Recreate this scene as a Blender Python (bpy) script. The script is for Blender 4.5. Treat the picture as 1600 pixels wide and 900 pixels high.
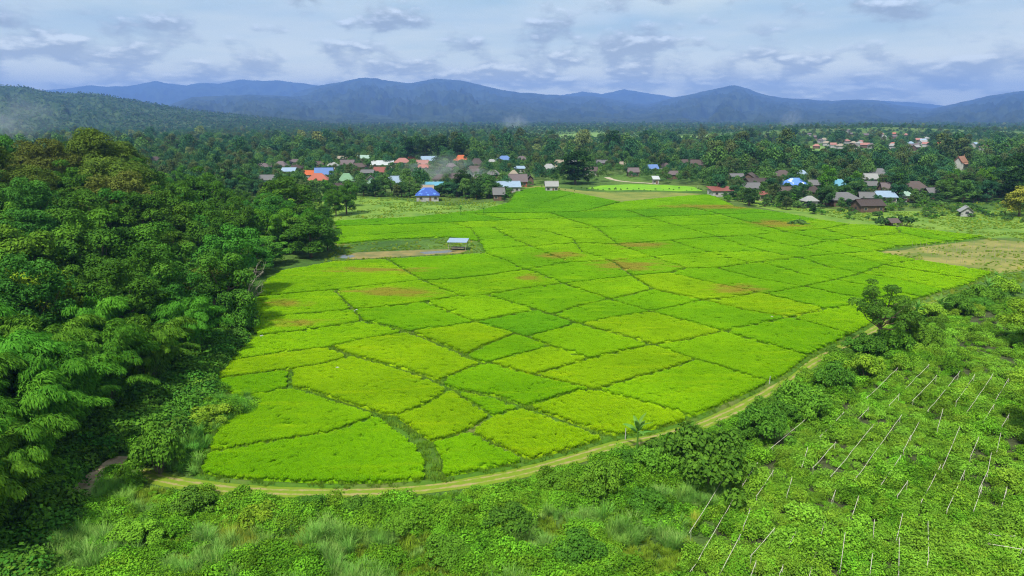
import bpy, math
import numpy as np
from mathutils import Vector

for o in list(bpy.data.objects): bpy.data.objects.remove(o)
SC = bpy.context.scene
COL = SC.collection
R_ = math.radians

# ------------------------------------------------------------------ camera
CAM_H = 36.0
FOC = 1067.0                      # focal length in pixels of the 1600 px wide photograph
PITCH = math.atan(265.0 / FOC)
cam_d = bpy.data.cameras.new("camera")
cam_d.sensor_width = 36.0
cam_d.lens = 36.0 * FOC / 1600.0
cam_d.clip_start = 0.5
cam_d.clip_end = 30000.0
cam = bpy.data.objects.new("camera", cam_d)
COL.objects.link(cam)
cam.location = (0, 0, CAM_H)
cam.rotation_euler = (math.pi / 2 - PITCH, 0, 0)
SC.camera = cam

# ------------------------------------------------------------------ world: sky with a broken cloud deck
SUN_EL, SUN_AZ = 57.0, -152.0     # azimuth from +Y (view direction) towards +X
SKY_STRENGTH = 0.1
world = bpy.data.worlds.new("World")
SC.world = world
world.use_nodes = True
wn, wl = world.node_tree.nodes, world.node_tree.links
wn.clear()

def N(nodes, typ, **kw):
    n = nodes.new(typ)
    for k, v in kw.items():
        if k.startswith("i_"):
            n.inputs[k[2:].replace("_", " ")].default_value = v
        else:
            setattr(n, k, v)
    return n

def mth(nodes, links, op, a, b=None, c=None, clamp=False):
    n = nodes.new("ShaderNodeMath"); n.operation = op; n.use_clamp = clamp
    for i, v in enumerate((a, b, c)):
        if v is None: continue
        if isinstance(v, (int, float)): n.inputs[i].default_value = v
        else: links.new(v, n.inputs[i])
    return n.outputs[0]

def mixc(nodes, links, fac, a, b, blend="MIX"):
    n = nodes.new("ShaderNodeMix"); n.data_type = "RGBA"; n.blend_type = blend
    n.clamp_factor = True
    for sock, v in ((n.inputs[0], fac), (n.inputs[6], a), (n.inputs[7], b)):
        if isinstance(v, (int, float)): sock.default_value = v
        elif isinstance(v, (tuple, list)): sock.default_value = (*v[:3], 1)
        else: links.new(v, sock)
    return n.outputs[2]

def ramp(nodes, links, fac, lo, hi):
    n = nodes.new("ShaderNodeMapRange"); n.interpolation_type = "SMOOTHSTEP"
    links.new(fac, n.inputs[0]); n.inputs[1].default_value = lo; n.inputs[2].default_value = hi
    return n.outputs[0]

def build_world():
    sky = N(wn, "ShaderNodeTexSky", sky_type="NISHITA", sun_disc=False)
    sky.sun_elevation = R_(SUN_EL); sky.sun_rotation = R_(SUN_AZ); sky.altitude = 300
    sky.air_density = 1.0; sky.dust_density = 0.6; sky.ozone_density = 1.5
    tc = N(wn, "ShaderNodeTexCoord")
    sep = N(wn, "ShaderNodeSeparateXYZ"); wl.new(tc.outputs["Generated"], sep.inputs[0])
    z = mth(wn, wl, "MAXIMUM", sep.outputs[2], 0.0)
    zc = mth(wn, wl, "ADD", z, 0.055)
    cx = mth(wn, wl, "DIVIDE", sep.outputs[0], zc)
    cy = mth(wn, wl, "DIVIDE", sep.outputs[1], zc)
    def vec(dx, dy, dz, sc):
        c = N(wn, "ShaderNodeCombineXYZ")
        wl.new(mth(wn, wl, "MULTIPLY", mth(wn, wl, "ADD", cx, dx), sc), c.inputs[0])
        wl.new(mth(wn, wl, "MULTIPLY", mth(wn, wl, "ADD", cy, dy), sc), c.inputs[1])
        c.inputs[2].default_value = dz
        return c.outputs[0]
    def noise(v, scale, det=5, rough=0.55):
        n = N(wn, "ShaderNodeTexNoise"); n.inputs["Scale"].default_value = scale
        n.inputs["Detail"].default_value = det; n.inputs["Roughness"].default_value = rough
        wl.new(v, n.inputs["Vector"]); return n.outputs["Fac"]
    K = 1.0 / SKY_STRENGTH
    # thin high veil, streaked
    veil = ramp(wn, wl, noise(vec(3.1, 0.7, 2.0, 1.0), 0.55, 4), 0.30, 0.75)
    veil_c = mixc(wn, wl, ramp(wn, wl, noise(vec(9.0, 4.0, 7.0, 1.0), 0.5, 5), 0.35, 0.65), (0.42 * K, 0.56 * K, 0.53 * K), (0.69 * K, 0.75 * K, 0.62 * K))
    vm = mth(wn, wl, "MULTIPLY_ADD", veil, 0.30, 0.65)
    base = mixc(wn, wl, vm, sky.outputs[0], veil_c)
    # pale brightness near the horizon, between the clouds
    low = ramp(wn, wl, z, 0.13, 0.0)
    base = mixc(wn, wl, mth(wn, wl, "MULTIPLY", low, 0.9), base, (2.10 * K, 1.96 * K, 1.02 * K))
    # cumulus seen from the side: puffs laid out over azimuth and elevation, flatter and denser low down
    az = mth(wn, wl, "ARCTAN2", sep.outputs[0], sep.outputs[1])
    el = mth(wn, wl, "POWER", mth(wn, wl, "ADD", z, 0.012), 0.62)
    def av(du, dv, dz):
        c = N(wn, "ShaderNodeCombineXYZ")
        wl.new(mth(wn, wl, "ADD", mth(wn, wl, "MULTIPLY", az, 15.0), du), c.inputs[0])
        wl.new(mth(wn, wl, "ADD", mth(wn, wl, "MULTIPLY", el, 25.0), dv), c.inputs[1])
        c.inputs[2].default_value = dz
        return c.outputs[0]
    c1 = noise(av(1.0, 0.0, 3.3), 1.0, 7, 0.54)
    c2 = noise(av(1.0, 0.22, 3.3), 1.0, 4, 0.5)
    thr = mth(wn, wl, "MULTIPLY_ADD", ramp(wn, wl, z, 0.03, 0.15), 0.14, 0.37)
    broad = N(wn, "ShaderNodeVectorMath", operation="MULTIPLY"); wl.new(av(4.0, 2.0, 0.0), broad.inputs[0]); broad.inputs[1].default_value = (0.22, 0.30, 1.0)
    thr = mth(wn, wl, "ADD", thr, mth(wn, wl, "MULTIPLY_ADD", noise(broad.outputs[0], 1.0, 2), -0.42, 0.20))
    m = N(wn, "ShaderNodeMapRange"); m.interpolation_type = "SMOOTHSTEP"
    wl.new(c1, m.inputs[0]); wl.new(thr, m.inputs[1]); wl.new(mth(wn, wl, "ADD", thr, 0.17), m.inputs[2])
    # upper rims catch the light, bases stay grey
    lit = ramp(wn, wl, mth(wn, wl, "SUBTRACT", c1, c2), -0.03, 0.16)
    cl_d = mixc(wn, wl, low, (0.33 * K, 0.37 * K, 0.34 * K), (0.86 * K, 0.82 * K, 0.36 * K))
    cl_l = mixc(wn, wl, low, (0.72 * K, 0.79 * K, 0.78 * K), (2.05 * K, 1.95 * K, 1.12 * K))
    cl = mixc(wn, wl, lit, cl_d, cl_l)
    out = mixc(wn, wl, mth(wn, wl, "MULTIPLY", m.outputs[0], 0.9), base, cl)
    bg = N(wn, "ShaderNodeBackground"); bg.inputs["Strength"].default_value = SKY_STRENGTH
    wl.new(out, bg.inputs["Color"])
    wo = N(wn, "ShaderNodeOutputWorld"); wl.new(bg.outputs[0], wo.inputs[0])
build_world()

# ------------------------------------------------------------------ sun behind thin cloud
sun_d = bpy.data.lights.new("sun", "SUN")
sun_d.energy = 4.8
sun_d.angle = R_(5)
sun_d.color = (1.0, 0.95, 0.86)
sun = bpy.data.objects.new("sun", sun_d); COL.objects.link(sun)
sdir = Vector((math.cos(R_(SUN_EL)) * math.sin(R_(SUN_AZ)), math.cos(R_(SUN_EL)) * math.cos(R_(SUN_AZ)), math.sin(R_(SUN_EL))))
sun.rotation_euler = (-sdir).to_track_quat("-Z", "Y").to_euler()
sun.location = sdir * 300

vs = SC.view_settings
SC.display_settings.display_device = "sRGB"
vs.view_transform = "Standard"; vs.look = "None"; vs.exposure = 0.6; vs.gamma = 1.0; vs.use_curve_mapping = False
cy = SC.cycles
cy.max_bounces = 6; cy.diffuse_bounces = 3; cy.glossy_bounces = 2; cy.transmission_bounces = 4
cy.volume_bounces = 0; cy.transparent_max_bounces = 8
cy.use_denoising = True; cy.denoiser = "OPENIMAGEDENOISE"; cy.denoising_input_passes = "RGB_ALBEDO_NORMAL"; cy.denoising_prefilter = "NONE"
cy.pixel_filter_type = "BLACKMAN_HARRIS"; cy.filter_width = 1.1
cy.volume_max_steps = 128; cy.volume_step_rate = 2.0

# ------------------------------------------------------------------ maths helpers
CT, ST = math.cos(PITCH), math.sin(PITCH)

def ray(px, py):
    u, v = (px - 800.0) / FOC, (py - 450.0) / FOC
    return u, CT - v * ST, -ST - v * CT

def P(px, py, z=0.0):
    """place on the level z that the photograph shows at this pixel"""
    dx, dy, dz = ray(px, py)
    t = (z - CAM_H) / dz
    return np.array([dx * t, dy * t, z])

def proj(x, y, z):
    x, y, z = np.asarray(x, float), np.asarray(y, float), np.asarray(z, float) - CAM_H
    f = y * CT - z * ST
    up = y * ST + z * CT
    f = np.where(f > 0.1, f, 0.1)
    return 800 + FOC * x / f, 450 - FOC * up / f

def sstep(a, b, x):
    t = np.clip((np.asarray(x, float) - a) / (b - a), 0, 1)
    return t * t * (3 - 2 * t)

def _hash(ix, iy, seed):
    h = (ix.astype(np.int64) * 374761393 + iy.astype(np.int64) * 668265263 + seed * 1442695041) & 0x7fffffff
    h = ((h ^ (h >> 13)) * 1274126177) & 0x7fffffff
    return ((h ^ (h >> 16)) & 0xffff) / 65535.0

def vnoise(x, y, seed=0):
    x, y = np.asarray(x, float), np.asarray(y, float)
    ix, iy = np.floor(x), np.floor(y)
    fx, fy = x - ix, y - iy
    fx, fy = fx * fx * (3 - 2 * fx), fy * fy * (3 - 2 * fy)
    a, b = _hash(ix, iy, seed), _hash(ix + 1, iy, seed)
    c, d = _hash(ix, iy + 1, seed), _hash(ix + 1, iy + 1, seed)
    return (a * (1 - fx) + b * fx) * (1 - fy) + (c * (1 - fx) + d * fx) * fy

def fbm(x, y, seed=0, octv=4, gain=0.5):
    s, a, tot = 0.0, 1.0, 0.0
    for k in range(octv):
        s = s + a * vnoise(np.asarray(x) * 2 ** k + 17.3 * k, np.asarray(y) * 2 ** k - 9.1 * k, seed + k)
        tot += a; a *= gain
    return s / tot

def inpoly(px, py, poly):
    px, py = np.asarray(px, float), np.asarray(py, float)
    ins = np.zeros(px.shape, bool)
    for i in range(len(poly)):
        (x1, y1), (x2, y2) = poly[i - 1][:2], poly[i][:2]
        if y1 == y2: continue
        ins ^= ((y1 > py) != (y2 > py)) & (px < (x2 - x1) * (py - y1) / (y2 - y1) + x1)
    return ins

# ------------------------------------------------------------------ terrain
FE_Y = np.array([0, 40, 65, 95, 125, 150, 170, 190, 230, 280, 330])
FE_X = np.array([-30, -34, -42, -46, -50, -57, -60, -54, -58, -66, -80])       # forest edge, x for each y

def terr(x, y):
    x, y = np.asarray(x, float), np.asarray(y, float)
    d = np.interp(y, FE_Y, FE_X) - x
    z = 11.0 * sstep(6, 85, d) * (1 - sstep(210, 300, y)) * sstep(20, 90, y)
    z = z + 15.0 * np.exp(-(((x - 800) / 230) ** 2 + ((y - 1560) / 150) ** 2))
    z = z + 7.0 * np.exp(-(((x - 585) / 90) ** 2 + ((y - 1480) / 100) ** 2))
    z = z + 7.0 * np.exp(-(((x - 1150) / 260) ** 2 + ((y - 1650) / 200) ** 2))
    far = sstep(420, 700, y)
    z = z + far * 5.0 * (fbm(x / 160.0, y / 160.0, 5) - 0.5)
    z = z + 0.5 * (fbm(x / 9.0, y / 9.0, 8, 3) - 0.5) * sstep(8, 14, d)
    # the bank below the farm track drops a little towards the viewer
    return z

def hit(px, py, h=0.0):
    """first place where the view ray through a pixel meets the terrain (raised by h)"""
    dx, dy, dz = ray(px, py)
    t, last = 20.0, 20.0
    while t < 9000:
        if CAM_H + dz * t <= terr(dx * t, dy * t) + h: break
        last = t; t *= 1.01
    for _ in range(20):
        m = 0.5 * (last + t)
        if CAM_H + dz * m <= terr(dx * m, dy * m) + h: t = m
        else: last = m
    return np.array([dx * t, dy * t, float(terr(dx * t, dy * t))])

# ------------------------------------------------------------------ object helpers
def tag(o, label=None, cat=None, group=None, kind=None):
    if label: o["label"] = label
    if cat: o["category"] = cat
    if group: o["group"] = group
    if kind: o["kind"] = kind
    return o

def make_mesh(name, V, F, mats=None, smooth=False, tone=None, midx=None):
    V = np.asarray(V, np.float32).reshape(-1, 3)
    me = bpy.data.meshes.new(name)
    if isinstance(F, np.ndarray):
        n, k = F.shape
        me.vertices.add(len(V)); me.vertices.foreach_set("co", V.ravel())
        me.loops.add(n * k); me.loops.foreach_set("vertex_index", F.astype(np.int32).ravel())
        me.polygons.add(n)
        me.polygons.foreach_set("loop_start", np.arange(0, n * k, k, dtype=np.int32))
        me.update(calc_edges=True)
    else:
        me.from_pydata([tuple(map(float, v)) for v in V], [], [tuple(f) for f in F])
        me.update()
    if tone is not None:
        a = me.attributes.new("tone", "FLOAT", "FACE")
        a.data.foreach_set("value", np.asarray(tone, np.float32))
    for m in (mats if isinstance(mats, (list, tuple)) else [mats]):
        if m is not None: me.materials.append(m)
    if midx is not None: me.polygons.foreach_set("material_index", np.asarray(midx, np.int32))
    if smooth: me.polygons.foreach_set("use_smooth", np.ones(len(me.polygons), bool))
    me.validate()
    return me

def obj(name, me, parent=None, loc=None, rotz=0.0, scale=None, col=None):
    o = bpy.data.objects.new(name, me)
    (col or COL).objects.link(o)
    if parent is not None: o.parent = parent
    if loc is not None: o.location = [float(v) for v in loc]
    if rotz: o.rotation_euler = (0, 0, rotz)
    if scale is not None: o.scale = (scale,) * 3 if isinstance(scale, (int, float)) else scale
    return o

class MB:
    """collects shapes for one mesh"""
    def __init__(s): s.V, s.F = [], []
    def add(s, V, F):
        b = len(s.V); s.V += [tuple(v) for v in V]; s.F += [tuple(i + b for i in f) for f in F]; return s
    def box(s, x0, x1, y0, y1, z0, z1):
        return s.add([(x0, y0, z0), (x1, y0, z0), (x1, y1, z0), (x0, y1, z0), (x0, y0, z1), (x1, y0, z1), (x1, y1, z1), (x0, y1, z1)],
                     [(0, 3, 2, 1), (4, 5, 6, 7), (0, 1, 5, 4), (1, 2, 6, 5), (2, 3, 7, 6), (3, 0, 4, 7)])
    def tube(s, pts, rad, n=6):
        V, F = tube(pts, rad, n); return s.add(V, F)
    def mesh(s, name, mat, smooth=False): return make_mesh(name, s.V, s.F, mat, smooth)

def tube(pts, rad, n=6):
    pts = np.asarray(pts, float); rad = np.broadcast_to(np.asarray(rad, float), (len(pts),))
    V, F = [], []
    for i, p in enumerate(pts):
        d = pts[min(i + 1, len(pts) - 1)] - pts[max(i - 1, 0)]
        d = d / (np.linalg.norm(d) + 1e-9)
        a = np.cross(d, (0.31, 0.9, 0.12) if abs(d[1]) < 0.9 else (1, 0, 0)); a /= np.linalg.norm(a)
        b = np.cross(d, a)
        for k in range(n):
            t = 2 * math.pi * k / n
            V.append(p + rad[i] * (math.cos(t) * a + math.sin(t) * b))
    for i in range(len(pts) - 1):
        for k in range(n):
            F.append((i * n + k, i * n + (k + 1) % n, (i + 1) * n + (k + 1) % n, (i + 1) * n + k))
    F.append(tuple(range(n - 1, -1, -1))); F.append(tuple((len(pts) - 1) * n + k for k in range(n)))
    return V, F

# ------------------------------------------------------------------ materials
def new_mat(name):
    m = bpy.data.materials.new(name); m.use_nodes = True
    nt = m.node_tree; nt.nodes.clear()
    return m, nt.nodes, nt.links

def tnoise(n, l, scale, det=4, rough=0.55, vec=None, dist=0.0):
    t = N(n, "ShaderNodeTexNoise"); t.inputs["Scale"].default_value = scale
    t.inputs["Detail"].default_value = det; t.inputs["Roughness"].default_value = rough
    t.inputs["Distortion"].default_value = dist
    if vec is not None: l.new(vec, t.inputs["Vector"])
    return t.outputs["Fac"]

def world_pos(n):
    return N(n, "ShaderNodeNewGeometry").outputs["Position"]

def finish(m, n, l, col, rough=0.8, trans=0.0, bump=None, bump_d=0.05, spec=0.25):
    b = N(n, "ShaderNodeBsdfPrincipled"); b.inputs["Roughness"].default_value = rough
    b.inputs["Specular IOR Level"].default_value = spec
    if isinstance(col, (tuple, list)): b.inputs["Base Color"].default_value = (*col, 1)
    else: l.new(col, b.inputs["Base Color"])
    if bump is not None:
        bp = N(n, "ShaderNodeBump"); bp.inputs["Distance"].default_value = bump_d
        bp.inputs["Strength"].default_value = 1.0
        l.new(bump, bp.inputs["Height"]); l.new(bp.outputs[0], b.inputs["Normal"])
    sh = b.outputs[0]
    if trans > 0:
        t = N(n, "ShaderNodeBsdfTranslucent")
        if isinstance(col, (tuple, list)): t.inputs["Color"].default_value = (*col, 1)
        else: l.new(col, t.inputs["Color"])
        mx = N(n, "ShaderNodeMixShader"); mx.inputs[0].default_value = trans
        l.new(sh, mx.inputs[1]); l.new(t.outputs[0], mx.inputs[2]); sh = mx.outputs[0]
    o = N(n, "ShaderNodeOutputMaterial"); l.new(sh, o.inputs[0])
    return m

def foliage(name, c1, c2, c3=None, trans=0.22, vary=0.35, patch=0.0):
    """leaves: c1..c2 by leaf tone, whole plants vary a little in value and hue, c3 tints some plants"""
    m, n, l = new_mat(name)
    at = N(n, "ShaderNodeAttribute", attribute_name="tone")
    oi = N(n, "ShaderNodeObjectInfo")
    col = mixc(n, l, at.outputs["Fac"], c1, c2)
    if c3 is not None:
        sel = ramp(n, l, oi.outputs["Random"], 0.55, 1.0)
        col = mixc(n, l, mth(n, l, "MULTIPLY", sel, 0.7), col, c3)
    if patch:
        pn = ramp(n, l, tnoise(n, l, 0.11, 3, 0.5, world_pos(n)), 0.38, 0.66)
        col = mixc(n, l, mth(n, l, "MULTIPLY", pn, patch), col, c3 or c2)
    r2 = mth(n, l, "FRACT", mth(n, l, "MULTIPLY", oi.outputs["Random"], 7.31))
    hsv = N(n, "ShaderNodeHueSaturation")
    l.new(col, hsv.inputs["Color"])
    l.new(mth(n, l, "MULTIPLY_ADD", r2, vary, 1.0 - vary * 0.5), hsv.inputs["Value"])
    l.new(mth(n, l, "MULTIPLY_ADD", oi.outputs["Random"], 0.03, 0.485), hsv.inputs["Hue"])
    return finish(m, n, l, hsv.outputs[0], rough=0.75, trans=trans, spec=0.04)

def bark(name, c1, c2, scale=3.0):
    m, n, l = new_mat(name)
    tc = N(n, "ShaderNodeTexCoord")
    f = tnoise(n, l, scale, 5, 0.6, tc.outputs["Object"])
    return finish(m, n, l, mixc(n, l, f, c1, c2), 0.9, bump=f, bump_d=0.03)

def plain(name, c1, c2, scale=0.5, rough=0.8, bump_d=0.0, lo=0.35, hi=0.65, det=5, spec=0.25):
    m, n, l = new_mat(name)
    f = ramp(n, l, tnoise(n, l, scale, det, 0.6, world_pos(n)), lo, hi)
    return finish(m, n, l, mixc(n, l, f, c1, c2), rough, bump=f if bump_d else None, bump_d=bump_d, spec=spec)

M = {}
M["bark"] = bark("bark", (0.06, 0.045, 0.03), (0.16, 0.13, 0.09))
M["bark_pale"] = bark("bark_pale", (0.17, 0.15, 0.12), (0.36, 0.33, 0.28))
M["culm"] = bark("bamboo_culm", (0.07, 0.11, 0.03), (0.16, 0.17, 0.06))
M["leaf_dark"] = foliage("leaf_dark", (0.024, 0.078, 0.008), (0.090, 0.215, 0.018), (0.10, 0.19, 0.015))
M["leaf_mid"] = foliage("leaf_mid", (0.040, 0.125, 0.012), (0.140, 0.310, 0.022), (0.17, 0.30, 0.02))
M["leaf_light"] = foliage("leaf_light", (0.075, 0.190, 0.012), (0.23, 0.40, 0.025), (0.26, 0.37, 0.03))
M["leaf_olive"] = foliage("leaf_olive", (0.036, 0.080, 0.010), (0.125, 0.190, 0.022), (0.13, 0.13, 0.025))
M["leaf_blue"] = foliage("leaf_blue", (0.022, 0.090, 0.012), (0.080, 0.225, 0.026), (0.08, 0.22, 0.02))
M["leaf_bamboo"] = foliage("leaf_bamboo", (0.032, 0.135, 0.010), (0.130, 0.320, 0.024), (0.11, 0.29, 0.025), trans=0.35)
M["leaf_yellow"] = foliage("leaf_yellow", (0.13, 0.18, 0.02), (0.36, 0.38, 0.05), (0.28, 0.32, 0.05))
M["leaf_palm"] = foliage("leaf_palm", (0.03, 0.085, 0.015), (0.10, 0.21, 0.03), (0.13, 0.18, 0.03))
M["leaf_banana"] = foliage("leaf_banana", (0.08, 0.22, 0.03), (0.18, 0.36, 0.06), None, trans=0.4)
M["weed"] = foliage("weed", (0.020, 0.090, 0.005), (0.145, 0.36, 0.018), (0.18, 0.37, 0.02), patch=0.5, vary=0.75)
M["crop"] = foliage("crop", (0.022, 0.095, 0.006), (0.21, 0.44, 0.025), (0.22, 0.38, 0.035), patch=0.4, vary=0.6)
M["silver_grass"] = foliage("silver_grass", (0.08, 0.23, 0.025), (0.27, 0.44, 0.11), (0.16, 0.34, 0.04), patch=0.6)
M["blue_grass"] = foliage("blue_grass", (0.04, 0.15, 0.015), (0.14, 0.34, 0.045), (0.10, 0.28, 0.03))
M["dry_grass"] = foliage("dry_grass", (0.22, 0.32, 0.03), (0.42, 0.48, 0.06), (0.28, 0.38, 0.04))
M["bund_grass"] = foliage("bund_grass", (0.055, 0.165, 0.006), (0.150, 0.300, 0.012), (0.16, 0.23, 0.025), patch=0.35)
M["verge_grass"] = foliage("verge_grass", (0.08, 0.20, 0.010), (0.20, 0.34, 0.020), (0.22, 0.27, 0.03), patch=0.35)
M["leaf_deep"] = foliage("leaf_deep", (0.010, 0.034, 0.008), (0.032, 0.085, 0.014), None)
M["leaf_mid2"] = foliage("leaf_mid2", (0.030, 0.105, 0.012), (0.110, 0.265, 0.022), (0.10, 0.22, 0.02))
M["wood_dark"] = foliage("wood_dark", (0.019, 0.059, 0.019), (0.068, 0.155, 0.035), (0.068, 0.135, 0.027))
M["wood_mid"] = foliage("wood_mid", (0.030, 0.092, 0.022), (0.108, 0.223, 0.043), (0.121, 0.203, 0.041))
M["wood_olive"] = foliage("wood_olive", (0.036, 0.068, 0.021), (0.104, 0.150, 0.044), (0.104, 0.117, 0.039))
M["wood_blue"] = foliage("wood_blue", (0.018, 0.068, 0.029), (0.058, 0.163, 0.055), None)
M["wood_pale"] = foliage("wood_pale", (0.11, 0.16, 0.05), (0.27, 0.32, 0.11), None)

# ------------------------------------------------------------------ plant builders
PROTO = bpy.data.collections.new("plant_library")      # never linked to the scene: sources for copies and scatters

def leaf_quads(C, Nrm, size, aspect, rng, droop=0.0, tdir=None):
    """one folded diamond per leaf (two triangles)"""
    n = len(C)
    Nrm = Nrm / (np.linalg.norm(Nrm, axis=1, keepdims=True) + 1e-9)
    T = rng.normal(size=(n, 3)) if tdir is None else tdir + 0.35 * rng.normal(size=(n, 3))
    T = T - (T * Nrm).sum(1, keepdims=True) * Nrm
    T /= np.linalg.norm(T, axis=1, keepdims=True) + 1e-9
    B = np.cross(Nrm, T)
    s = (size * rng.uniform(0.65, 1.35, n))[:, None]
    tip = C + T * s * 0.5; tip[:, 2] -= droop * s[:, 0]
    base = C - T * s * 0.5
    w = s * aspect * 0.5
    V = np.stack([base, C + B * w + Nrm * s * 0.06, tip, C - B * w + Nrm * s * 0.06], 1).reshape(-1, 3)
    F = np.arange(4 * n).reshape(n, 4)
    return V, F

def blob_leaves(blobs, n, size, aspect, rng, jit=0.55, up=0.35, droop=0.0, low=-0.45):
    """leaves spread through the shell of each clump; blobs rows: cx cy cz rx ry rz tone"""
    blobs = np.asarray(blobs, float)
    w = (blobs[:, 3] * blobs[:, 4] + blobs[:, 3] * blobs[:, 5]); w /= w.sum()
    idx = rng.choice(len(blobs), n, p=w)
    D = rng.normal(size=(n, 3)); D /= np.linalg.norm(D, axis=1, keepdims=True)
    flip = D[:, 2] < low; D[flip, 2] *= -1
    b = blobs[idx]
    lump = 1 + 0.16 * np.sin(D[:, 0] * 5 + idx) * np.cos(D[:, 1] * 6 + idx * 2.1)
    r = (rng.uniform(0.62, 1.08, n) ** 0.6 * lump)[:, None]
    C = b[:, :3] + D * b[:, 3:6] * r
    Nn = D / b[:, 3:6] * b[:, 3:4] + jit * rng.normal(size=(n, 3)) + np.array([0, 0, up])
    V, F = leaf_quads(C, Nn, size, aspect, rng, droop)
    tone = np.clip(0.5 * b[:, 6] + 0.5 * rng.uniform(0, 1, n) ** 1.2, 0, 1)
    return V, F, tone

class Proto:
    def __init__(s, trunk, crown, H, R): s.trunk, s.crown, s.H, s.R = trunk, crown, H, R

def broadleaf(seed, H, R, cb, nb, leaf, nleaf, mat, flat=1.0, trunk_r=0.28, br=(0.26, 0.42), spread=0.8, bark_m="bark", asp=0.6, sparse=False):
    rng = np.random.default_rng(seed)
    zc, rz = H * (1 + cb) / 2 - 0.25 * R * br[1], H * (1 - cb) / 2
    zmin = 0.45 * R * br[1]
    blobs = []
    k = 0
    while len(blobs) < nb:
        d = rng.normal(size=3); d /= np.linalg.norm(d)
        if d[2] < (-0.9 if cb < 0.1 else -0.35): continue
        rr = rng.uniform(0.55, 0.95) * spread if k % 5 else rng.uniform(0.1, 0.5)
        k += 1
        s = R * rng.uniform(*br)
        c = np.array([d[0] * R * rr, d[1] * R * rr, max(zmin, zc + d[2] * rz * rr * flat)])
        if sparse and any(np.linalg.norm(c - np.array(b[:3])) < 0.8 * (s + b[3]) for b in blobs):
            if rng.uniform() < 0.8: continue
        blobs.append((*c, s, s * rng.uniform(0.8, 1.2), s * rng.uniform(0.6, 0.85), rng.uniform(0, 1)))
    V, F, tone = blob_leaves(blobs, nleaf, leaf, asp, rng)
    crown = make_mesh("crown", V, F, M[mat], tone=tone)
    mb = MB()
    top = zc + 0.15 * rz
    lean = rng.normal(size=2) * 0.06 * H
    tp = [np.array([lean[0] * t * t, lean[1] * t * t, top * t]) for t in (0, 0.25, 0.5, 0.75, 1)]
    tp[0][2] = -0.6
    mb.tube(tp, trunk_r * np.array([1.25, 0.95, 0.8, 0.6, 0.3]), 7)
    order = sorted(range(len(blobs)), key=lambda i: -blobs[i][3])
    for i in order[:26 if sparse else 9]:
        c = np.array(blobs[i][:3])
        t0 = rng.uniform(0.45, 0.85)
        s0 = np.array([lean[0] * t0 * t0, lean[1] * t0 * t0, top * t0])
        if s0[2] > c[2] - 0.3: s0 = tp[2] * 1.0
        mid = (s0 + c) / 2 + np.array([0, 0, -0.08 * R]) + rng.normal(size=3) * 0.04 * R
        mb.tube([s0, mid, c], trunk_r * np.array([0.45, 0.3, 0.12]), 5)
    return Proto(mb.mesh("trunk", M[bark_m]), crown, H, R)

def bush(seed, H, R, nb, leaf, nleaf, mat, asp=0.6):
    rng = np.random.default_rng(seed)
    blobs = []
    for k in range(nb):
        a, r = rng.uniform(0, 2 * math.pi), R * 0.80 * math.sqrt(rng.uniform(0, 1)) * (1.0 + 0.35 * math.sin(3 * k))
        s = R * rng.uniform(0.12, 0.34)
        z = H * (0.62 + 0.35 * rng.uniform()  - 0.45 * (r / R) ** 2) * rng.uniform(0.55, 1.0)
        blobs.append((r * math.cos(a), r * math.sin(a), max(z, s * 0.5), s, s, s * 0.8, rng.uniform(0, 1)))
    V, F, tone = blob_leaves(blobs, nleaf, leaf, asp, rng)
    V[:, 2] = np.maximum(V[:, 2], 0.02)
    crown = make_mesh("crown", V, F, M[mat], tone=tone)
    mb = MB()
    for b in blobs[:7]:
        mb.tube([(b[0] * 0.15, b[1] * 0.15, -0.2), (b[0] * 0.5, b[1] * 0.5, b[2] * 0.5), b[:3]], [0.05, 0.04, 0.02], 5)
    return Proto(mb.mesh("trunk", M["bark"]), crown, H, R)

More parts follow.
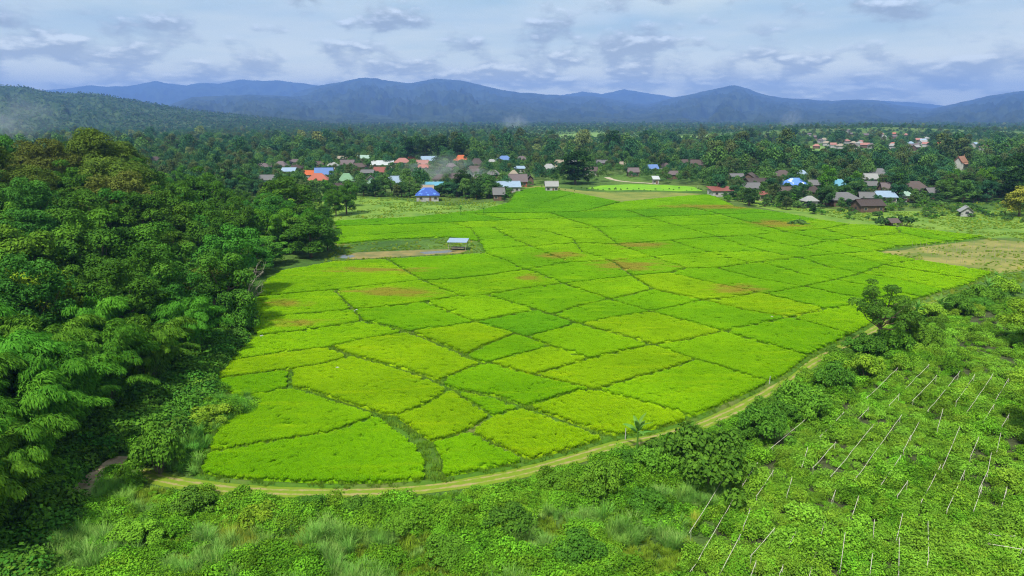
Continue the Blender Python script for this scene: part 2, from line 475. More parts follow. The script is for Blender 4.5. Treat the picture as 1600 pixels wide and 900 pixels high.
def bamboo(seed, H, R, nculm, nleaf, mat="leaf_bamboo"):
    rng = np.random.default_rng(seed)
    mb = MB(); Cs, Ns, Ts, tones = [], [], [], []
    per = nleaf // nculm
    for k in range(nculm):
        a = 2 * math.pi * (k + rng.uniform(-0.4, 0.4)) / nculm * 2.0
        h = H * rng.uniform(0.45, 1.0) if k % 3 else H * rng.uniform(0.75, 1.05)
        out = R * rng.uniform(0.45, 1.05) * (1.15 - 0.35 * h / H)
        b0 = np.array([math.cos(a), math.sin(a), 0]) * rng.uniform(0.2, 1.1)
        t = np.linspace(0, 1, 9)
        d = np.array([math.cos(a), math.sin(a)])
        rad = out * t ** 2.1
        z = h * (1.14 * t - 0.14 * t ** 2 - 0.16 * t ** 6 * (1 + out / R))
        pts = np.stack([b0[0] + d[0] * rad, b0[1] + d[1] * rad, z - 0.4], 1)
        mb.tube(pts, np.linspace(0.065, 0.02, 9), 5)
        # plumes of narrow leaves along the upper two thirds
        tt = rng.beta(2.2, 1.15, per) * 0.80 + 0.24
        q = np.stack([np.interp(tt, t, pts[:, i]) for i in range(3)], 1)
        over = np.clip(tt - 1, 0, 1)[:, None]
        q = q + over * np.array([d[0], d[1], -0.9]) * h * 0.35
        wid = (0.34 + 0.85 * np.sin(np.clip((tt - 0.2) / 0.85, 0, 1) * math.pi) ** 0.7) * 0.085 * h
        o = rng.normal(size=(per, 3)); o /= np.linalg.norm(o, axis=1, keepdims=True)
        o[:, 2] = np.where(o[:, 2] < -0.5, -o[:, 2], o[:, 2])
        rr = rng.uniform(0.4, 1.0, per)[:, None] ** 0.6
        C = q + o * (wid[:, None] * rr) * np.array([1, 1, 0.62])
        C[:, 2] -= (wid * rr[:, 0]) ** 1.3 * 0.22
        Cs.append(C); Ns.append(o + np.array([d[0] * 0.3, d[1] * 0.3, 0.35]) + 0.4 * rng.normal(size=(per, 3)))
        Ts.append(o * np.array([1, 1, 0]) + np.array([d[0], d[1], -0.9]))
        tones.append(np.clip(0.45 * rng.uniform(0, 1) + 0.55 * rng.uniform(0, 1, per), 0, 1))
    C = np.concatenate(Cs); keep = C[:, 2] > 0.3
    V, F = leaf_quads(C[keep], np.concatenate(Ns)[keep], 0.50, 0.30, rng, 0.12, np.concatenate(Ts)[keep])
    crown = make_mesh("crown", V, F, M[mat], tone=np.concatenate(tones)[keep])
    return Proto(mb.mesh("trunk", M["culm"]), crown, H, R)

def palm(seed, H):
    rng = np.random.default_rng(seed)
    mb = MB(); ln = rng.normal(size=2) * 0.5
    tp = [(ln[0] * t * t, ln[1] * t * t, H * t - (0.5 if t == 0 else 0)) for t in np.linspace(0, 1, 6)]
    mb.tube(tp, np.linspace(0.24, 0.13, 6), 7)
    top = np.array(tp[-1]); Cs, Ns, Ts = [], [], []
    V, F = [], []
    for k in range(20):
        a = k * 2.399; el = rng.uniform(-0.35, 1.15); L = rng.uniform(2.8, 3.6)
        t = np.linspace(0, 1, 15)
        d = np.array([math.cos(a), math.sin(a), 0])
        pts = top + np.outer(t * L * math.cos(el), d) + np.outer(t * L * math.sin(el) - 1.5 * t ** 2.2 * L * 0.55, (0, 0, 1))
        side = np.array([-d[1], d[0], 0])
        for i in range(1, 15):
            wl_ = 0.85 * math.sin(math.pi * (0.12 + 0.85 * t[i]))
            for sgn in (-1, 1):
                tipp = pts[i] + side * sgn * wl_ * 0.75 + d * 0.3 * wl_ + np.array([0, 0, -0.55 * wl_])
                b = len(V); V += [pts[i] - d * 0.09, pts[i] + d * 0.11, tipp]; F.append((b, b + 1, b + 2))
    V, F = np.array(V), np.array(F)
    crown = make_mesh("crown", V, F, M["leaf_palm"], tone=rng.uniform(0, 1, len(F)))
    return Proto(mb.mesh("trunk", M["bark_pale"]), crown, H + 2, 3.4)

def grass_clump(name, seed, n, L, w, r, mat, arch=0.9, seg=3, tuft=None):
    rng = np.random.default_rng(seed)
    V, F, tone = [], [], []
    for k in range(n):
        if tuft is not None: bx, by = tuft[rng.integers(len(tuft))]
        else: bx, by = 0, 0
        a, q = rng.uniform(0, 2 * math.pi), r * math.sqrt(rng.uniform(0, 1))
        bx, by = bx + q * math.cos(a), by + q * math.sin(a)
        a2 = a + rng.normal() * 0.7
        l_, lean = L * rng.uniform(0.6, 1.15), arch * rng.uniform(0.3, 1.0)
        side = np.array([-math.sin(a2), math.cos(a2), 0])
        b = len(V); tn = rng.uniform(0, 1)
        for i in range(seg + 1):
            t = i / seg
            c = np.array([bx + math.cos(a2) * lean * l_ * t ** 1.7 * 0.7, by + math.sin(a2) * lean * l_ * t ** 1.7 * 0.7, l_ * (t - 0.42 * lean * t ** 2.4)])
            ww = w * (1 - 0.9 * t ** 1.5) * 0.5
            V += [c - side * ww, c + side * ww]
        for i in range(seg):
            F.append((b + 2 * i, b + 2 * i + 1, b + 2 * i + 3, b + 2 * i + 2)); tone.append(tn)
    me = make_mesh(name, np.array(V), np.array(F), M[mat], tone=tone)
    return obj(name, me, col=PROTO)

def leafy_clump(name, seed, r, h, nb, leaf, n, mat, asp=0.65):
    rng = np.random.default_rng(seed); blobs = []
    for k in range(nb):
        a, q = rng.uniform(0, 2 * math.pi), r * 0.75 * math.sqrt(rng.uniform(0, 1))
        s = r * rng.uniform(0.35, 0.6)
        blobs.append((q * math.cos(a), q * math.sin(a), h * rng.uniform(0.3, 0.75), s, s, s * 0.7, rng.uniform(0, 1)))
    V, F, tone = blob_leaves(blobs, n, leaf, asp, rng, jit=0.7, up=0.7)
    V[:, 2] = np.maximum(V[:, 2], 0.01)
    return obj(name, make_mesh(name, V, F, M[mat], tone=tone), col=PROTO)

def place(pr, name, label, cat, group, loc, rotz=0.0, scale=1.0, sz=1.0):
    e = obj(name, None, loc=loc, rotz=rotz)
    e.empty_display_size = 0.5
    e.scale = (scale, scale, scale * sz)
    tag(e, label, cat, group)
    obj("trunk", pr.trunk, e); obj("crown", pr.crown, e)
    return e

def place_px(pr, name, label, cat, group, px, py_base, py_top=None, rot=0.0, w_px=None):
    """stand a plant where the photograph shows its foot; size from the height in the photograph"""
    g = hit(px, py_base)
    d = math.hypot(g[0], g[1])
    s = sz = 1.0
    if py_top is not None:
        dx, dy, dz = ray(px, py_top)
        ztop = CAM_H + dz * (g[1] / dy)
        s = (ztop - g[2]) / pr.H
    if w_px is not None:
        sw = w_px * g[1] / FOC / (2 * pr.R)
        sz = s / sw; s = sw
    return place(pr, name, label, cat, group, g, rot, s, sz)

# scatter by geometry nodes: a mesh of points carries scale / rot / idx
def scatter_group():
    ng = bpy.data.node_groups.new("scatter", "GeometryNodeTree")
    ng.interface.new_socket("Geometry", in_out="INPUT", socket_type="NodeSocketGeometry")
    ng.interface.new_socket("Library", in_out="INPUT", socket_type="NodeSocketCollection")
    ng.interface.new_socket("Geometry", in_out="OUTPUT", socket_type="NodeSocketGeometry")
    n, l = ng.nodes, ng.links
    gi, go = n.new("NodeGroupInput"), n.new("NodeGroupOutput")
    ci = n.new("GeometryNodeCollectionInfo"); ci.inputs["Separate Children"].default_value = True; ci.inputs["Reset Children"].default_value = True
    l.new(gi.outputs["Library"], ci.inputs["Collection"])
    ip = n.new("GeometryNodeInstanceOnPoints"); ip.inputs["Pick Instance"].default_value = True
    l.new(gi.outputs["Geometry"], ip.inputs["Points"]); l.new(ci.outputs[0], ip.inputs["Instance"])
    for nm, typ, sock in (("idx", "INT", "Instance Index"), ("rot", "FLOAT_VECTOR", "Rotation"), ("scl", "FLOAT_VECTOR", "Scale")):
        a = n.new("GeometryNodeInputNamedAttribute"); a.data_type = typ; a.inputs["Name"].default_value = nm
        l.new([s for s in a.outputs if s.enabled][0], ip.inputs[sock])
    l.new(ip.outputs[0], go.inputs[0])
    return ng
SCATTER = scatter_group()

def scatter(name, pts, lib, scl, idx, label, cat, rng, szvar=0.0, tilt=0.08, parent=None):
    pts = np.asarray(pts, np.float32)
    me = bpy.data.meshes.new(name); k = len(pts)
    me.vertices.add(k); me.vertices.foreach_set("co", pts.ravel())
    a = me.attributes.new("idx", "INT", "POINT"); a.data.foreach_set("value", np.asarray(idx, np.int32))
    r = np.zeros((k, 3), np.float32); r[:, 2] = rng.uniform(0, 6.283, k); r[:, :2] = rng.normal(size=(k, 2)) * tilt
    a = me.attributes.new("rot", "FLOAT_VECTOR", "POINT"); a.data.foreach_set("vector", r.ravel())
    s = np.repeat(np.asarray(scl, np.float32)[:, None], 3, 1); s[:, 2] *= 1 + szvar * rng.uniform(-1, 1, k)
    a = me.attributes.new("scl", "FLOAT_VECTOR", "POINT"); a.data.foreach_set("vector", s.ravel())
    o = obj(name, me, parent)
    m = o.modifiers.new("scatter", "NODES"); m.node_group = SCATTER
    m["Socket_1"] = lib
    return tag(o, label, cat, kind="stuff")

def library(name, objs):
    c = bpy.data.collections.new(name)
    for i, o in enumerate(objs):
        if o.name in PROTO.objects: PROTO.objects.unlink(o)
        o.name = "%s_%02d" % (name, i)        # collection info sorts by name
        c.objects.link(o)
    return c

# ------------------------------------------------------------------ ground
def ground_mat():
    m, n, l = new_mat("ground")
    p = world_pos(n)
    a = ramp(n, l, tnoise(n, l, 0.035, 5, 0.6, p), 0.36, 0.64)
    b = ramp(n, l, tnoise(n, l, 0.6, 5, 0.65, p), 0.35, 0.65)
    c = ramp(n, l, tnoise(n, l, 0.011, 4, 0.5, p), 0.42, 0.6)
    col = mixc(n, l, a, (0.045, 0.11, 0.018), (0.10, 0.19, 0.03))
    col = mixc(n, l, mth(n, l, "MULTIPLY", b, 0.5), col, (0.035, 0.06, 0.015))
    col = mixc(n, l, mth(n, l, "MULTIPLY", c, 0.35), col, (0.13, 0.15, 0.045))
    return finish(m, n, l, col, 0.95, bump=b, bump_d=0.25, spec=0.1)
M["ground"] = ground_mat()

def nonuni(lo, hi, n, fine):
    t = np.linspace(-1, 1, n) if lo < 0 else np.linspace(0, 1, n)
    k = fine
    s = np.sinh(k * t) / math.sinh(k)
    return np.where(s < 0, -s * lo, s * hi) if lo < 0 else lo + s * (hi - lo)

def build_ground():
    xs = nonuni(-17000, 17000, 281, 6.0)
    ys = np.concatenate([np.linspace(-250, 30, 15), 30 + (20000) * np.sinh(5.8 * np.linspace(0, 1, 300)[1:]) / math.sinh(5.8)])
    X, Y = np.meshgrid(xs, ys)
    Z = terr(X, Y)
    V = np.stack([X, Y, Z], 2).reshape(-1, 3)
    ny, nx = X.shape
    i = np.arange(ny * nx).reshape(ny, nx)
    F = np.stack([i[:-1, :-1], i[:-1, 1:], i[1:, 1:], i[1:, :-1]], 2).reshape(-1, 4)
    o = obj("ground", make_mesh("ground", V, F, M["ground"], smooth=True))
    tag(o, "green valley floor stretching from the foreground to the mountains", None, kind="structure")
build_ground()

# ------------------------------------------------------------------ mountains and hills
def mountain_mat(name, c1, c2, sc):
    m, n, l = new_mat(name)
    p = world_pos(n)
    a = ramp(n, l, tnoise(n, l, sc, 6, 0.65, p), 0.35, 0.65)
    b = tnoise(n, l, 0.045, 4, 0.7, p)
    col = mixc(n, l, a, c1, c2)
    return finish(m, n, l, col, 0.95, bump=b, bump_d=16.0, spec=0.05)
M["mountain"] = mountain_mat("mountain_forest", (0.010, 0.026, 0.016), (0.040, 0.062, 0.030), 0.0035)
M["hill"] = mountain_mat("hill_forest", (0.025, 0.055, 0.016), (0.06, 0.10, 0.03), 0.012)

def ridge(name, D, prof, label, depth=0.30, seed=0, mat="mountain", cols=420, rows=60, rough=0.2, skyl=1.2):
    prof = np.array(prof, float)
    px = np.linspace(prof[0, 0], prof[-1, 0], cols)
    # smooth interpolation of the skyline, then small irregularities of tree tops
    py = np.interp(px, prof[:, 0], prof[:, 1])
    k = np.array([0, 1, 2, 1, 0.0]); k /= k.sum()
    py = np.convolve(np.pad(py, 2, mode="edge"), k, mode="valid")
    py = py - skyl * 2.2 * (fbm(px / 16.0, px * 0 + seed, seed, 5, 0.62) - 0.5)
    x = np.array([ray(a, b)[0] / ray(a, b)[1] * D for a, b in zip(px, py)])
    h = np.array([CAM_H + ray(a, b)[2] / ray(a, b)[1] * D for a, b in zip(px, py)])
    h = np.maximum(h, 3.0)
    t = np.concatenate([np.linspace(-0.35, 0, 8)[:-1], np.linspace(0, 1, rows)])
    T, X = np.meshgrid(t, x, indexing="ij"); H = np.broadcast_to(h, T.shape)
    Yd = D - T * depth * D
    fall = np.where(T >= 0, (1 - T) ** (1.35 + 1.6 * max(0.0, depth - 0.42)), (1 + T / 0.35) ** 0.8)
    sp = D * 0.035
    rid = 1 - np.abs(2 * fbm(X / sp + 0.35 * T * 4, Yd / sp * 0.45 + seed, seed + 11, 5, 0.5) - 1) * 2.0
    amp = np.sin(np.clip(T, 0, 1) * math.pi) ** 0.8
    Z = H * fall + H * rough * 2.2 * (rid - 0.35) * amp + H * 0.1 * amp * (fbm(X / sp * 3, Yd / sp * 3, seed + 3) - 0.5)
    Z = np.where(T >= 0, np.minimum(Z, H * (1 - 0.10 * np.clip(T, 0, 1)) + 0 * T), Z)
    Z = np.maximum(Z, -6.0)
    Z[-1] = -6.0; Z[0] = -6.0
    # perspective widening: keep columns on their bearing
    Xs = X * (Yd / D)
    V = np.stack([Xs, Yd, Z], 2).reshape(-1, 3)
    ny, nx = T.shape
    i = np.arange(ny * nx).reshape(ny, nx)
    F = np.stack([i[:-1, :-1], i[1:, :-1], i[1:, 1:], i[:-1, 1:]], 2).reshape(-1, 4)
    F = F[:, ::-1]
    o = obj(name, make_mesh(name, V, F, M[mat], smooth=True))
    tag(o, label, None, kind="structure")
    return V.reshape(ny, nx, 3), t

ridge("mountain", 16500, [(-250, 160), (0, 150), (70, 141), (110, 137), (140, 133), (170, 135), (200, 134), (225, 130), (245, 126), (262, 130), (290, 134), (310, 130), (345, 131), (375, 124), (395, 126), (440, 126), (470, 130), (490, 133), (560, 140), (700, 150)],
      "farthest blue mountain ridge behind the green hill on the left", seed=3, rough=0.17)
ridge("mountain.001", 13200, [(380, 185), (430, 160), (470, 142), (500, 133), (530, 128), (570, 121), (610, 126), (640, 130), (680, 122), (720, 126), (755, 134), (790, 142), (830, 146), (880, 149), (930, 151), (980, 158), (1030, 166), (1080, 176), (1130, 188)],
      "broad blue twin-topped mountain above the village", depth=0.64, seed=21, rough=0.17)
ridge("mountain.002", 9800, [(200, 190), (270, 162), (300, 152), (350, 149), (400, 148), (460, 151), (520, 160), (580, 172), (640, 184), (700, 192)],
      "darker blue shoulder in front of the twin-topped mountain", depth=0.64, seed=31, rough=0.17)
ridge("mountain.003", 17500, [(820, 158), (870, 150), (910, 143), (940, 147), (975, 140), (1010, 145), (1050, 152), (1100, 160), (1150, 170)],
      "small far blue peaks between the two big mountains", seed=41, rough=0.17)
ridge("mountain.004", 12600, [(920, 190), (980, 172), (1030, 158), (1070, 149), (1100, 143), (1125, 137), (1145, 133), (1165, 137), (1190, 146), (1215, 152), (1260, 155), (1300, 158), (1340, 155), (1370, 157), (1400, 163), (1440, 168), (1490, 174), (1560, 186)],
      "pointed blue mountain with the highest single summit", depth=0.64, seed=53, rough=0.17)
ridge("mountain.005", 17500, [(1280, 164), (1340, 158), (1375, 157), (1410, 159), (1440, 161), (1480, 166), (1540, 172), (1600, 176)],
      "faint far blue ridge low on the skyline right of the pointed mountain", seed=61, rough=0.17)
ridge("mountain.006", 11000, [(1380, 188), (1440, 174), (1480, 165), (1510, 158), (1540, 151), (1570, 146), (1600, 142), (1660, 137), (1760, 130), (1900, 135)],
      "blue mountain rising at the right edge", depth=0.64, seed=71, rough=0.17)
ridge("mountain.007", 9000, [(560, 196), (620, 182), (670, 168), (710, 160), (750, 156), (790, 159), (840, 163), (900, 172), (960, 182), (1020, 194)],
      "dark blue spur running down in front of the twin-topped mountain", depth=0.5, seed=91, rough=0.17)
ridge("mountain.008", 9400, [(1040, 196), (1090, 186), (1140, 174), (1180, 168), (1225, 166), (1280, 168), (1340, 172), (1400, 178), (1470, 186), (1530, 194)],
      "dark blue spur in front of the pointed mountain", depth=0.5, seed=97, rough=0.17)
ridge("mountain.009", 7000, [(360, 198), (420, 186), (470, 177), (520, 174), (570, 176), (620, 182), (680, 190), (740, 198)],
      "low blue-green foothill beyond the left part of the village", depth=0.5, seed=103, rough=0.17)
HILLV, HILLT = ridge("hill", 3300, [(-500, 128), (-300, 120), (-120, 126), (0, 133), (40, 137), (90, 146), (150, 146), (200, 156), (250, 165), (300, 172), (370, 180), (450, 188), (540, 197), (620, 205)],
      "low wooded green hill rising on the left", depth=0.42, seed=81, mat="hill", rough=0.12, skyl=0.6)

# ------------------------------------------------------------------ rice field: nodes of the bund network (photo pixels) and the plots between them
BN = [(310.0,743.0), (345.0,751.0), (420.0,757.0), (500.0,760.0), (580.0,761.0), (650.0,756.0), (680.0,753.0), (740.0,742.0), (800.0,731.0), (825.0,724.0), (880.0,711.0), (938.0,692.0), (957.0,686.0), (1010.0,679.0),
(1070.0,662.0), (1080.6,657.5), (1115.0,643.0), (1180.0,613.0), (1205.0,600.0), (1230.0,588.0), (1265.0,559.0), (1320.0,531.0), (1329.9,525.8), (1352.0,514.0), (1405.0,478.0), (1439.9,467.8), (1480.0,456.0), (1525.5,441.5),
(1552.0,428.0), (1480.0,416.0), (1435.0,409.0), (1367.0,395.0), (1405.0,387.0), (1442.0,384.0), (1485.0,379.5), (1500.4,377.3), (1540.0,371.0), (1450.0,361.0), (1400.0,355.0), (1390.1,354.6), (1330.0,352.0), (1280.1,345.0),
(1220.2,333.0), (1150.0,324.0), (1110.0,305.0), (1060.0,308.0), (970.0,317.0), (900.0,303.0), (842.0,293.0), (806.0,300.0), (795.0,318.0), (745.0,331.0), (690.0,336.0), (640.0,341.0), (520.0,347.0), (523.8,355.2),
(527.0,362.0), (524.3,374.0), (522.0,384.0), (600.0,376.0), (700.0,372.0), (750.0,379.0), (755.4,391.8), (758.0,398.0), (605.0,407.0), (520.0,411.0), (440.0,425.0), (415.0,440.0), (400.0,467.0), (386.0,505.0),
(398.0,528.0), (352.0,569.0), (330.0,597.0), (345.0,612.0), (370.0,624.0), (405.0,622.0), (400.0,640.0), (368.0,652.0), (340.0,668.0), (328.0,692.0), (322.0,712.0), (355.0,707.0), (430.0,694.0), (520.0,680.0),
(580.0,657.0), (604.0,655.0), (540.0,635.0), (480.0,615.0), (452.0,609.0), (410.0,620.0), (640.0,682.0), (662.0,698.0), (676.0,722.0), (630.0,652.0), (665.0,637.0), (704.0,613.0), (514.8,546.0), (550.0,560.0),
(600.0,573.0), (660.0,592.0), (685.1,602.8), (770.0,624.0), (820.0,641.0), (870.0,659.0), (930.0,681.0), (454.0,581.0), (400.0,588.0), (500.0,574.0), (700.0,689.0), (730.0,678.0), (768.0,655.0), (735.0,632.0),
(770.0,697.0), (440.0,555.0), (570.0,533.0), (636.0,522.0), (450.0,523.0), (510.0,515.0), (567.0,505.0), (553.0,487.0), (612.0,515.0), (670.0,535.0), (712.0,552.0), (725.9,559.9), (735.0,565.0), (757.0,572.0),
(777.0,575.0), (832.0,591.0), (872.0,600.0), (930.0,614.0), (985.0,628.0), (1060.0,648.0), (730.0,580.0), (690.0,598.0), (450.0,496.0), (612.0,482.0), (662.0,475.0), (720.0,466.0), (760.0,464.0), (820.0,453.0),
(880.0,446.0), (957.0,437.0), (987.6,434.2), (1045.0,429.0), (1072.0,422.0), (1120.0,421.0), (1172.1,414.0), (1180.0,413.0), (1186.9,412.2), (1250.0,405.0), (1311.9,399.0), (462.0,461.0), (522.0,456.0), (585.0,449.0),
(655.0,441.0), (660.9,440.8), (692.0,440.0), (755.0,434.0), (820.0,424.0), (620.0,417.0), (655.0,438.0), (680.0,450.0), (742.0,507.0), (790.0,520.0), (805.7,524.9), (822.0,530.0), (860.0,545.0), (922.0,565.0),
(872.0,580.0), (985.0,550.0), (1020.0,543.0), (1075.0,534.0), (1130.0,521.0), (1175.0,512.0), (1234.2,499.6), (1293.0,486.0), (1332.0,479.0), (1368.9,469.7), (1406.3,460.3), (800.0,476.0), (840.1,487.6), (845.0,489.0),
(861.7,494.8), (900.0,508.0), (904.9,509.5), (940.0,520.0), (985.0,532.0), (1087.0,566.0), (1125.0,576.0), (1175.0,594.0), (1030.0,585.0), (985.0,597.0), (870.0,625.0), (905.0,614.0), (700.0,514.0), (760.0,543.0),
(815.0,557.0), (790.0,497.0), (870.0,518.0), (953.0,471.0), (1017.0,490.0), (1067.0,504.0), (910.0,480.0), (960.0,499.0), (1110.0,444.0), (1185.0,460.0), (1194.9,462.4), (1250.0,476.0), (1020.0,455.0), (1097.0,472.0),
(1172.0,490.0), (1060.0,481.0), (1140.0,469.0), (1225.0,549.0), (1175.0,437.0), (1220.0,444.0), (1255.0,451.0), (1325.0,466.0), (1305.2,440.0), (1346.1,430.2), (1375.0,418.0), (1382.5,416.6), (1255.0,431.0), (1355.0,450.0),
(1292.0,419.0), (1405.0,440.0), (1392.0,419.0), (1455.0,429.0), (792.0,410.0), (830.0,425.0), (845.0,361.0), (857.0,364.0), (895.0,376.0), (900.0,382.6), (910.0,396.0), (957.0,411.0), (965.0,384.0), (985.0,391.0),
(1020.0,404.0), (1050.0,378.0), (1065.0,384.0), (1107.0,396.0), (1120.0,372.0), (1170.0,389.0), (1200.1,395.6), (1220.0,400.0), (1170.0,370.0), (1230.0,385.0), (1250.3,388.5), (1225.0,364.0), (1287.0,377.0), (1294.9,378.7),
(1287.0,360.0), (1336.0,373.9), (1405.0,366.0), (1455.0,376.0), (1450.0,366.0), (830.0,387.0), (910.0,382.0), (890.0,412.0), (1034.8,402.6), (620.0,366.0), (700.0,359.0), (735.7,358.0), (770.0,357.0), (930.6,357.4),
(965.0,356.0), (1057.8,354.4), (1080.0,354.0), (1178.9,350.7), (1200.0,350.0), (640.0,352.0), (700.2,349.5), (760.0,347.0), (799.9,345.6), (870.0,343.0), (884.2,342.9), (980.0,342.0), (1010.0,341.0), (1100.0,338.0),
(1125.6,336.9), (740.0,335.3), (760.0,335.0), (860.0,334.0), (900.0,332.7), (980.0,330.0), (1080.0,326.0), (890.0,345.0), (850.0,318.0), (800.0,375.0), (860.0,400.0), (920.0,330.0)]
BF = [[67,66,65,64,159,160,155,154,153,152,151,68], [68,151,152,119,134,69], [99,98,97,96,114,115,121,122,123,124,125,132,133,100], [99,100,95,94,93,85,86,87,88,105,107,97,98], [100,133,132,125,126,127,128,129,193,192,102,101,95], [96,97,107,105,106,72,71,113],
[96,113,71,70,116,117,118,120,115,114], [159,64,63,228,158,157,156,155,160], [8,7,6,92,91,108,109,112,9], [9,112,109,110,102,103,104,12,11,10], [40,39,38,254,253,252], [40,252,249,269,270,41],
[41,270,269,280,42], [25,178,223,218,219,225,26], [25,24,23,22,174,175,176,177,178], [178,177,217,216,218,223], [192,193,129,130,131,15,14,13,12,104,103,102], [42,280,286,43],
[73,72,106,105,88,89,74], [74,89,88,87,86,85,84,83,82,81,80,79,78,77,76,75], [284,291,46,45,44,43,286,285], [284,285,278,277,276,283], [284,283,282,281,52,51,50,288,47,46,291], [285,286,280,279,278],
[15,131,130,129,191,190,187,188,189,18,17,16], [162,136,137,138,179,180,197], [162,197,180,181,182,183,198,165,164,163], [162,163,164,195,123,122,121,115,194], [162,194,115,120,118,119,135,136], [166,165,198,183,184,185,186,170,169,167],
[166,167,168,127,126,125,196], [166,196,125,124,123,195,164,165], [167,169,170,187,190,191,129,128,127,168], [38,37,36,35,256], [38,256,35,34,255,254], [47,288,50,49,48],
[226,221,30,29,28,27,227], [226,227,27,26,225,219,220,221], [136,135,119,152,153,154,155,161,137], [199,140,141,142,208], [199,208,209,211,200], [199,200,203,184,183,182,202],
[199,202,182,181,180,179,138,139,140], [200,211,209,210,174,173,172,201], [200,201,172,171,170,186,185,184,203], [80,81,82,83,84,85,90,91,92,6,5,4,3,2,1,0], [218,222,148,149,224,219], [218,216,215,214,145,146,147,148,222],
[257,289,264,230,231,232,233], [257,233,234,235,259,290], [257,290,259,158,228,63,62], [257,62,61,263,264,289], [140,229,158,259,235,142,141], [140,139,138,137,161,155,156,157,158,229],
[232,231,230,265,236,258,233], [233,258,236,237,238,235,234], [173,174,22,21,20,213,172], [174,210,209,212,205,206,207,175], [265,287,276,277,278,267,266], [265,266,267,242,239,236],
[265,230,264,263,272,273,274,275,276,287], [236,239,240,241,260,238,237], [239,242,243,244,241,240], [95,101,102,110,111], [95,111,110,109,108,91,90,85,93,94], [206,205,204,143,144,145,214,215,216],
[206,216,217,177,176,175,207], [55,54,53,52,281,274,273,272,271], [55,271,272,263,262,261,57,56], [267,278,279,280,269,268], [267,268,269,249,246,242], [147,146,241,244,245,149,148],
[241,146,145,144,238,260], [274,281,282,283,276,275], [235,238,144,143,142], [205,212,209,208,142,143,204], [30,221,150,31], [61,60,59,58,57,261,262,263],
[246,249,250,251,248,247], [246,247,248,150,149,245,244,243,242], [187,170,171,172,213,20,19,18,189,188], [69,134,119,118,117,116,70], [220,219,224,149,150,221], [253,254,255,34,33,32],
[253,32,31,251], [253,251,250,249,252], [31,150,248,251]]
BW = np.array([P(a, b)[:2] for a, b in BN])

# patches of thin, browning rice (px centre, px size)
DRY = [(620, 461, 95, 10), (985, 418, 75, 11), (830, 437, 26, 7), (470, 508, 70, 8), (450, 478, 60, 8), (1150, 455, 60, 9), (1215, 352, 60, 8),
       (870, 402, 60, 7), (1000, 386, 60, 7), (345, 556, 18, 6), (1120, 325, 110, 5), (590, 425, 120, 6)]

def dry_mask(n, l):
    p = world_pos(n)
    tot = None
    dist = tnoise(n, l, 0.16, 4, 0.6, p)
    streak = N(n, "ShaderNodeMapping"); streak.inputs["Scale"].default_value = (0.10, 0.5, 0.3)
    l.new(p, streak.inputs["Vector"])
    st = tnoise(n, l, 1.0, 4, 0.6, streak.outputs[0])
    for (cx, cy_, rx, ry) in DRY:
        c, e, t = P(cx, cy_), P(cx + rx, cy_), P(cx, cy_ - ry)
        r1, r2 = abs(e[0] - c[0]), abs(t[1] - c[1])
        mp = N(n, "ShaderNodeMapping"); mp.vector_type = "POINT"
        mp.inputs["Scale"].default_value = (1 / r1, 1 / r2, 0)
        mp.inputs["Location"].default_value = (-c[0] / r1, -c[1] / r2, 0)
        l.new(p, mp.inputs["Vector"])
        ln = N(n, "ShaderNodeVectorMath", operation="LENGTH"); l.new(mp.outputs[0], ln.inputs[0])
        v = mth(n, l, "SUBTRACT", 1.25, ln.outputs["Value"])
        tot = v if tot is None else mth(n, l, "MAXIMUM", tot, v)
    f = mth(n, l, "ADD", tot, mth(n, l, "MULTIPLY_ADD", dist, 1.4, -0.9))
    f = mth(n, l, "ADD", f, mth(n, l, "MULTIPLY_ADD", st, 1.6, -0.9))
    return ramp(n, l, f, 0.0, 0.7), dist, st

def rice_mat(name, c1, c2, tuft=True):
    m, n, l = new_mat(name)
    dry, dist, st = dry_mask(n, l)
    if tuft:
        at = N(n, "ShaderNodeAttribute", attribute_name="tone")
        f = at.outputs["Fac"]
    else:
        f = tnoise(n, l, 2.2, 6, 0.75, world_pos(n))
    col = mixc(n, l, f, c1, c2)
    big = ramp(n, l, tnoise(n, l, 0.045, 4, 0.6, world_pos(n)), 0.35, 0.65)
    col = mixc(n, l, mth(n, l, "MULTIPLY", big, 0.42), col, (c1[0] * 0.55, c1[1] * 0.70, c1[2]))
    sp = ramp(n, l, st, 0.5, 0.75)
    col = mixc(n, l, mth(n, l, "MULTIPLY", sp, 0.5), col, (c2[0] * 1.15, c2[1] * 0.98, c2[2]))
    col = mixc(n, l, mth(n, l, "MULTIPLY", dry, 0.80), col, (0.38, 0.29, 0.05))
    return finish(m, n, l, col, 0.8, trans=0.4 if tuft else 0.0, bump=None if tuft else f, bump_d=0.3, spec=0.03)

TINTS = [((0.232, 0.439, 0.002), (0.416, 0.622, 0.005)),       # yellow green, ripening nearest to the track
         ((0.196, 0.433, 0.002), (0.367, 0.617, 0.005)),
         ((0.171, 0.417, 0.002), (0.324, 0.595, 0.005)),
         ((0.124, 0.361, 0.004), (0.238, 0.522, 0.008))]
RICE_TUFT = [rice_mat("rice_leaf_%d" % i, a, b, True) for i, (a, b) in enumerate(TINTS)]
RICE_BED = [rice_mat("rice_bed_%d" % i, tuple(v * 0.8 for v in a), tuple(v * 0.8 for v in b), False) for i, (a, b) in enumerate(TINTS)]  # bed colour darkened to imitate the self-shadow among the rice tufts

